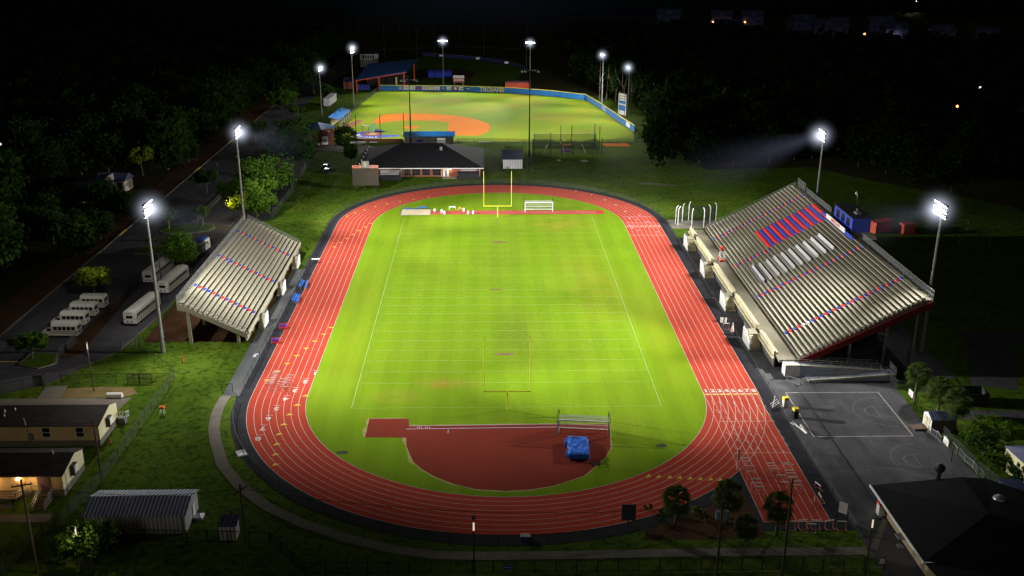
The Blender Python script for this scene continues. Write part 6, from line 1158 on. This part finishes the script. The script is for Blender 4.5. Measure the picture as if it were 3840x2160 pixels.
def trunk_me(h,r,seed,m,spread=1.5,name='trunk'):
    rs=random.Random(seed); b=MB(); p=Vector((0,0,-.2)); pts=[p]
    for k in range(4): p=p+Vector((rs.uniform(-.12,.12)*h*.15,rs.uniform(-.12,.12)*h*.15,(h+.2)/4)); pts.append(p)
    for k in range(4): b.cyl(pts[k],pts[k+1],r*(1-.18*k),r*(1-.18*(k+1)),7)
    for k in range(6):
        s=pts[2+k%3]; a=rs.uniform(0,6.3); L=spread*rs.uniform(.7,1.2); e=s+Vector((math.cos(a)*L,math.sin(a)*L,L*rs.uniform(.7,1.2))); b.cyl(s,e,r*.4,r*.12,5)
    return b.me(name,m)
def tree(label,x,y,h,w,m,seed,cat='tree',group=None,nc=26,per=60,leaf=.55,frac=.62,bm=None,name='leafy_tree'):
    t=thing(name,label,cat,(x,y,0),seed*1.3%6.28,group); cz=h*frac*.5
    link('crown',crown_me(seed,w/2,w/2,cz,h-cz,nc,per,leaf,m),t); link('trunk',trunk_me(h*(1-frac)+cz*.7,.02*h+.06,seed,bm or bark_m,w*.28),t); return t
G='young trees in the parking lot'
tree('lime-lit round tree above the parked short buses row',-82.9,52.2,5.8,6.0,leafY,11,nc=60,per=90,leaf=.45,group=G)
tree('green tree on the corner island at the left edge',-82,20,5.0,5.6,leafA,12,nc=55,per=80,leaf=.4,group=G)
tree('green tree between the large buses and the left stand',-68.2,64.0,9.2,7.0,leafA,13,nc=80,per=90,leaf=.5,group=G)
tree('small slender tree at the left end of the kerb island',-82,100.6,5.6,5.0,leafA,14,nc=36,per=70,leaf=.45,group=G,bm=palebark_m)
tree('small spreading tree at the right end of the kerb island',-74.5,103.5,5.0,5.8,leafA,15,nc=34,per=70,leaf=.45,group=G,bm=palebark_m,frac=.5)
tree('small dark tree in the upper parking lot beside a lamp',-82.0,137,7,7,leafB,16,nc=46,per=70,leaf=.55,group=G)
tree('round tree lit yellow at the top of the parking lot',-84.2,262,9.5,11,leafA,17,nc=60,per=80,leaf=.8,group=G)
tree('small dark tree in the middle of the upper lot',-83,206,8,9,leafB,18,nc=24,per=45,leaf=.7,group=G)
tree('sparse shrub-like tree beside the round lit tree',-76,250,6.5,7,leafA,19,nc=18,per=40,leaf=.7,group=G)
tree('sapling on the small grass island in the lot',-81,83,3.4,2.0,leafA,20,nc=8,per=30,leaf=.35,group=G)
G='large trees behind the left stand'
tree('tall broad green tree behind the left stand by the far mast',-62.3,118,15,12.5,leafT,21,nc=85,per=80,leaf=.7,group=G,frac=.8)
tree('broad lower green tree next to the tall one, right of the mast',-62.0,108.5,10.5,9.5,leafA,22,nc=60,per=80,leaf=.65,group=G,frac=.85)
tree('medium green tree left of the far left mast',-70.5,120,8.5,8,leafA,23,nc=36,per=60,leaf=.6,group=G,frac=.8)
tree('lime yellow lamp-lit tree at the foot of the large trees',-65.6,106.5,7.6,4.6,leafY,24,nc=30,per=70,leaf=.45,group=G,frac=.7)
tp=thing('street_lamp','amber street lamp lighting the lime yellow tree behind the left stand','street lamp',(-67.4,104.6,0)); MB().cyl((0,0,0),(0,0,7.2),.08,n=7).build('pole',dpole_m,tp); MB().box(-.25,-.2,7.2,.25,.2,7.35).build('lamp_head',black_m,tp); point(tp,(-67.9,104.0,6.2),700,(1,.85,.2),.2)
G='dark trees between the lot and the field house'
for k,(x,y,h,w,lab) in enumerate([(-64.5,181,14,13,'tall dark conical tree left of the brick press tower'),(-60,170,9,9,'dark bushy tree below the brick press tower'),(-68,172,10,10,'dark tree at the right edge of the upper lot'),(-50.2,192,8.5,7,'dark tree in front of the plaza bleachers'),(-46.5,178,6,5,'dark low tree left of the field house roof'),(-72,205,8,7,'small dark tree left of the press tower stairs'),(-80.5,318,17,16,'large rounded dark tree beyond the white trailer'),(-72,296,7,6,'dark shrub tree beside the white trailer'),(-90,300,13,11,'tree at the road side near the left baseball mast')]):
    tree(lab,x,y,h,w,leafB,31+k,group=G,nc=44,per=60,leaf=.7,frac=.85)
tree('round tree lit by the street lamp at the bottom left',-49.6,-41.6,5.6,5.4,leafA,45,nc=60,per=90,leaf=.35,group=None)
tree('tree lit yellow-green by a house lamp in the left woods',-106.5,158,10,7.5,leafY,46,nc=26,per=50,leaf=.7)
point(bpy.data.objects['leafy_tree'],(-110,154,3.5),3500,(1,.85,.3),.3)
# woodland variants
VAR=[]
for k in range(6): VAR.append((crown_me(100+k,5.0+.5*(k%3),5.6-.4*(k%2),5.4+.5*(k%4),6.6,95,30,1.15,leafW),trunk_me(7,.32,100+k,bark_m,3)))
dimbark=mat('bark_dim',(.02,.018,.015))  # bark copy darkened so trunks in the right woods look unlit
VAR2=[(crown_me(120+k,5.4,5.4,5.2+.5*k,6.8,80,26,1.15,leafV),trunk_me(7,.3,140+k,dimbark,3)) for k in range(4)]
WN=[0]
def wtree(label,x,y,s,group,name='woodland_tree'):
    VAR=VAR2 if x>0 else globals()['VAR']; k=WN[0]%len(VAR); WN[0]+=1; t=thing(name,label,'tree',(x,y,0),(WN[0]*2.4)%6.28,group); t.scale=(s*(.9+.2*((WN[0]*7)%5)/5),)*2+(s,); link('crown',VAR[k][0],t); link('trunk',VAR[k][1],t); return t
rs=random.Random(21)
for row in range(4):
    for k in range(26):
        y=42+k*11.5+rs.uniform(-3,3)+row*2; x=-103-row*12+rs.uniform(-3,2)-(6 if y<80 else 0)
        if -127<x<-98 and 124<y<156 and row<3: continue
        if y>320: continue
        wtree(['dark tree at the front of the left woods beside the road','dark tree in the second row of the left woods','dark tree deeper in the left woods','dark tree far inside the left woods'][row],x,y,rs.uniform(.85,1.35)*(.55 if 88<y<124 and row<2 else 1),['front row trees of the left woods','second row trees of the left woods','third row trees of the left woods','fourth row trees of the left woods'][row])
for (x,y,s,l) in ((-96,92.5,.55,'small tree standing on the mulch strip by the kerb'),(-95.4,111,.5,'small tree on the mulch strip near the yellow kerb'),(-96.8,79,.75,'tree on the mulch strip left of the road kerb'),(-98,177,.7,'tree on the mulch strip farther up the road')): wtree(l,x,y,s,'trees on the mulch strip')
# right-hand woods along the lawn and behind right field
pts=[(38,152),(46,158),(55,163),(64,166),(74,170),(84,174),(95,176),(106,172),(113,164),(118,152),(124,140),(130,128)]
for row in range(4):
    for k,(x,y) in enumerate(pts):
        if x+row*7*(k/12)<50+row*2: continue
        wtree(['dark tree at the edge of the lawn behind the right stand','dark tree just behind the lawn edge trees on the right','dark tree inside the right woods','dark tree deep in the right woods'][row],x+rs.uniform(-3,3)+row*7*(k/12),y+6+row*13+rs.uniform(-3,3),rs.uniform(.95,1.35),['lawn edge trees on the right','second row trees on the right','third row trees on the right','fourth row trees on the right'][row])
for k,y in enumerate([172,180,189,198,208,219,230,243,256,268,280,291,303,314,326,338]):
    for row in range(3):
        xb=(62 if y<200 else 59)+rs.uniform(-1,2) if y<222 else 60-(max(0,y-280))*.32+rs.uniform(-2,2)
        wtree(['tree close behind the right field wall','tree in the second row behind right field','tree in the third row behind right field'][row],xb+2+row*11,y+rs.uniform(-3,3),rs.uniform(1.0,1.45) if y>215 else rs.uniform(.7,1.1),['trees close behind the right field wall','second row trees behind right field','third row trees behind right field'][row])
for k in range(9): wtree('dark tree left of the pavilion along the far road',-95+rs.uniform(-6,4),330+k*15,rs.uniform(1.0,1.4),'trees along the far road')
# bare pale trunks behind right field
for k,(x,y) in enumerate([(46.5,300),(49,296),(52,288),(54,282),(54,274),(56,268),(55,262)]):
    t=thing('bare_tree',f'tall pale bare trunk among the trees behind right field, {ordn[k]} from the left','tree',(x,y,0),0,'pale trunks behind right field'); b=MB(); b.cyl((0,0,0),(.4*math.sin(k),0,9),.22,.16,6); b.cyl((.4*math.sin(k),0,9),(.9*math.sin(k*2),0,16),.16,.06,6); b.build('trunk',bark_m,t); b=MB(); b.cyl((.3*math.sin(k),0,8),(2.2*math.cos(k),.5,12),.1,.04,5); b.build('branch',palebark_m,t)
# far wood mass
def mass(label,boxes,seed,n,leaf=3.2):
    r2=random.Random(seed); b=MB()
    for (x0,y0,x1,y1,h) in boxes:
        for k in range(n):
            x=r2.uniform(x0,x1); y=r2.uniform(y0,y1); hh=h*r2.uniform(.7,1.15)
            for q in range(9):
                p=Vector((x+r2.gauss(0,3.2),y+r2.gauss(0,3.2),hh*r2.uniform(.45,1))); nn=Vector((r2.gauss(0,1),r2.gauss(0,1)-.6,r2.gauss(.5,.8))).normalized(); a=nn.orthogonal().normalized(); w=nn.cross(a); s=leaf*r2.uniform(.5,1.1); b.add([p-a*s,p+w*s*.7,p+a*s,p-w*s*.7],[(0,1,2,3)])
    o=b.build('woods',leafV); o['kind']='stuff'; tag(o,label,'woods'); return o
mass('dark mass of woods filling the left distance',[(-420,40,-150,330,14),(-520,330,-105,900,15)],1,1500)
mass('dark mass of woods filling the right distance',[(78,215,160,480,14),(130,140,330,480,13),(160,30,330,140,12),(45,350,160,520,14)],2,700)
mass('dark mass of woods along the far top of the view',[(-300,900,700,1500,16),(60,730,480,950,12)],3,1500,4.5)
# palms
def frond_me():
    b=MB(); rs=random.Random(8)
    for k in range(74):
        az=rs.uniform(0,6.283); el=rs.uniform(-.85,1.35); d=Vector((math.cos(az)*math.cos(el),math.sin(az)*math.cos(el),math.sin(el))); s=Vector((0,0,0)); e=d*1.15; b.beam(s,e,.035); side=d.cross(Vector((0,0,1))).normalized() if abs(d.z)<.98 else Vector((1,0,0)); up=side.cross(d)
        for q in range(-6,7):
            a=q*.2; v=(d*math.cos(a)+side*math.sin(a)).normalized(); L=1.15*(1-.25*abs(q)/6)*rs.uniform(.85,1.15); tip=e+v*L+Vector((0,0,-.45*L-.1*rs.random())); mid=e+v*L*.55+up*.03; w=v.cross(up).normalized()*.055; b.add([e,mid+w,tip,mid-w],[(0,1,2,3)])
    return b.me('fronds',palm_m)
FM=frond_me()
def palm_trunk(h): b=MB(); 
def palm(label,x,y,h,s,grp,ld):
    t=thing('palm_tree',label,'palm tree',(x,y,0),h*3%6.28,grp); o=link('fronds',FM,t,(0,0,h)); o.scale=(s,s,s); b=MB(); r=random.Random(int(h*10))
    b.cyl((0,0,-.1),(.1,0,h*.5),.24,.2,9); b.cyl((.1,0,h*.5),(0,0,h+.1),.2,.26,9); b.build('trunk',bark_m,t); b=MB()
    for k in range(14): a=k*1.9; z=h-.2-.12*k/2; b.add([(math.cos(a)*.2,math.sin(a)*.2,z),(math.cos(a+.4)*.22,math.sin(a+.4)*.22,z),(math.cos(a+.2)*.75,math.sin(a+.2)*.75,z-.75-.3*r.random())],[(0,1,2)])
    b.build('dead_skirt',mat('dead_frond',(.12,.09,.05)) if 'dead_frond' not in MATS else MATS['dead_frond'],t); return t
palm('tallest palm at the upper corner of the court',65.2,.9,4.9,1.05,'palms right of the court',0); palm('palm behind the striped-roof garden shed, in the middle of the three',66.8,-3.8,4.3,1.15,'palms right of the court',0); palm('palm overhanging the garden shed roof',67.6,-8.2,4.6,1.15,'palms right of the court',0)
palm('left palm in the dark bed beside the near bend',20.6,-33.8,3.9,.98,'palms in the dark bed by the chute',0); palm('palm in the middle of the dark bed left of the chute',27.2,-33.5,4.3,1.05,'palms in the dark bed by the chute',0); palm('palm in front of the sprint chute, right of the bed',32.8,-36.2,4.2,1.0,'palms in the dark bed by the chute',0); palm('short dark palm low between the bed palms and the chute',28.6,-37.5,2.2,.8,'palms in the dark bed by the chute',0)
for k,(x,y,h,w,lab) in enumerate([(67.6,-13.5,3.6,4,'green bush tree below the garden shed'),(67.8,-17,3.4,4,'green bush tree beside the hoop'),(67.3,-21,3.2,4,'bush tree near the bend of the barriers'),(69.5,-24.5,3.0,3.4,'bush in front of the cream building'),(70.5,-14,5,5,'taller dark tree behind the bushes by the court')]): tree(lab,x,y,h,w,leafB if k%2 else leafA,60+k,'bush',group='bushes right of the court',nc=22,per=50,leaf=.4,frac=.9,name='bush')
r3=random.Random(77)
for k in range(9):
    x,y=r3.uniform(17.5,30),r3.uniform(-36.5,-30)
    t=thing('shrub',f'small dark shrub in the palm bed, {ordn[k]} of the scattered ones','shrub',(x,y,0),0,'small shrubs in the palm bed'); link('foliage',crown_me(200+k,.6,.6,.5,.5,6,20,.3,leafY if k in(1,5) else leafB,name='foliage'),t); 
for k,(x,y) in enumerate([(-45,83),(-46.2,30.5),(-46.6,26.2),(-47,49),(-46.9,66)]):
    t=thing('weed_clump',f'weedy tuft at the foot of the left stand, {ordn[k]} of five','weeds',(x,y,0),0,'weedy tufts at the left stand'); link('foliage',crown_me(220+k,.5,.8,.4,.4,6,22,.25,leafA,name='foliage'),t)
# left houses in woods
def house(label,x,y,w,d,h,rh,rz=0,wm=None,lit=0,lc=tiny_e,grp=None,win=True):
    t=thing('house',label,'house',(x,y,0),rz,grp); wm=wm or mat('house_wall_dim',(.08,.10,.24)) if 'house_wall_dim' not in MATS and wm is None else (wm or MATS['house_wall_dim'])
    MB().box(-w/2,-d/2,-.1,w/2,d/2,h).build('wall',wm,t); MB().prismy([(-d/2-.5,h),(0,h+rh),(d/2+.5,h)],-w/2-.4,w/2+.4).build('roof',MATS.get('house_roof_dim') or mat('house_roof_dim',(.05,.06,.14)),t)
    MB().prismx([(-w*.2,h),(0,h+rh*.95),(w*.2,h)],-d/2-.9,0).build('gable',wm,t)
    if win:
        for x_ in (-w*.3,w*.25): window(t,x_,-d/2-.0,h*.35,1.4,1.6,'-y',MATS['house_roof_dim'],1)
    for k in range(lit): b=MB(); u=-w*.4+k*w*.4; b.ball((u,-d/2-1.3,2.6),.7,6); b.build('porch_lamp',lc,t)
    return t
house('white house roof and wall glimpsed in the left woods',-111,130,10,6,3,2.2,R(12),mat('house_white',(.4,.42,.4))); house('lit shed house behind the white one in the left woods',-109,141,8,6,3.2,1.8,R(-4),mat('wall_lit',(.5,.42,.35)),0)
tb=thing('woodland_lamp','warm lamp lighting a pale wall at the far left edge of the woods','lamp',(-161,186,0)); MB().cyl((0,0,0),(0,0,4),.1,n=6).build('pole',dpole_m,tb); MB().ball((0,0,4.2),.5,8).build('globe',mat('globe_warm',(1,.75,.6),emit=6,ecol=(1,.7,.55)),tb)
G='dim houses far beyond the right woods'
HL=[(141,674,30,0),(179,661,26,3),(203,661,26,1),(167,583,20,0),(231,624,30,0),(236,580,30,0),(285,613,28,0),(274,556,26,2),(300,540,24,0),(320,520,22,0),(250,600,22,0),(163,512,14,1)]
hn=['farthest left house of the dim far right estate','dim far house with three small lamps in front','dim far house with one orange lamp, right of the three-lamp house','small dim bluish house below the three-lamp house','dim long-roofed far house in the middle of the estate','dim far house with stepped roofs, middle of the estate','dim gabled far house at the upper right of the estate','dim far house with two warm lamps by its door','dim far house right of the one with two warm lamps','last dim far house on the right of the estate','dim far house between the stepped roofs and the long roof','small dim house low in the woods with one warm lamp']
for k,(x,y,w,l) in enumerate(HL): house(hn[k],x,y,w*.62,10,7,4,R((k*37)%30-15),None,l,tinyw_e if k in(7,) else tiny_e,G,True)
for k,(x,y,z,c,lab) in enumerate([(302,515,3,tiny_e,'red-orange distant lamp right of the estate'),(185,257,4,tiny_e,'orange lamp low at the right among the woods'),(217,306,4,tinyw_e,'small white lamp at the right among the woods'),(385,790,10,tinyw_e,'bright white distant lamp near the top right corner'),(370,768,4,tinyw_e,'pale distant lamp below the brightest top right one'),(250,545,4,tiny_e,'orange lamp left of the house with two warm lamps'),(121,250,6,tiny_e,'tiny orange lamp in the trees right of the far right mast'),(125,249,5,tiny_e,'second tiny orange lamp in the trees right of the far right mast')]):
    t=thing('distant_lamp',lab,'lamp',(x,y,0)); MB().cyl((0,0,0),(0,0,z),.1,n=5).build('pole',dpole_m,t); MB().ball((0,0,z+.3),[.9,.5,.4,2.2,1.4,.8,.25,.25][k],8).build('bulb',c,t)
house('dim blue-grey flat house among the woods at the right edge',207,277,16,10,4,2,R(10),None,0)
HZM['night']=hzmesh(hazemat('night_haze',.00006,(.35,.5,1)))  # self-lit volume: faint blue haze put in as emission
haze('faint blue night haze over the far ballfields',(-10,640,20),1,'night',(520,330,90))
# ================================================================== WORLD, FILL SUN, CAMERA
w=bpy.data.worlds.new('World'); SC.world=w; w.use_nodes=True; n,l=w.node_tree.nodes,w.node_tree.links; bg=n['Background']; sk=n.new('ShaderNodeTexSky'); sk.sky_type='NISHITA'; sk.sun_disc=False; sk.sun_elevation=R(2); sk.sun_rotation=R(200); l.new(sk.outputs[0],bg.inputs[0]); bg.inputs[1].default_value=SKY
s=bpy.data.lights.new('fill_sun','SUN'); s.energy=FILL_SUN; s.angle=R(12); s.color=(1,.93,.82); so=bpy.data.objects.new('fill_sun',s); COL.objects.link(so); so.rotation_euler=(R(60),0,R(-14)); so.location=(0,-50,200)  # low warm sun lamp added as fill, standing in for town street light
cam=bpy.data.cameras.new('camera'); co=bpy.data.objects.new('camera',cam); COL.objects.link(co); SC.camera=co; cam.sensor_width=36; cam.lens=36*3801.2/3840; cam.clip_start=1; cam.clip_end=5000
pitch,yaw,roll=0.34256852715209646,-0.0262092857537877,0.003948160552504523
cp_,sp_=math.cos(pitch),math.sin(pitch); fw=Vector((-math.sin(yaw)*cp_,math.cos(yaw)*cp_,-sp_)); rt=Vector((math.cos(yaw),math.sin(yaw),0)); up=rt.cross(fw); r2=rt*math.cos(roll)+up*math.sin(roll); u2=-rt*math.sin(roll)+up*math.cos(roll)
co.matrix_world=Matrix((( r2.x,u2.x,-fw.x,-3.047426667),(r2.y,u2.y,-fw.y,-143.950027),(r2.z,u2.z,-fw.z,71.24618),(0,0,0,1)))
SC.view_settings.view_transform='Standard'; SC.view_settings.look='None'; SC.view_settings.exposure=0
SC.render.engine='CYCLES'; SC.cycles.use_denoising=True; SC.cycles.max_bounces=4; SC.cycles.diffuse_bounces=2; SC.cycles.glossy_bounces=2; SC.cycles.transparent_max_bounces=12; SC.cycles.volume_bounces=0; SC.cycles.use_light_tree=True
SC.cycles.sample_clamp_indirect=3; SC.cycles.sample_clamp_direct=12
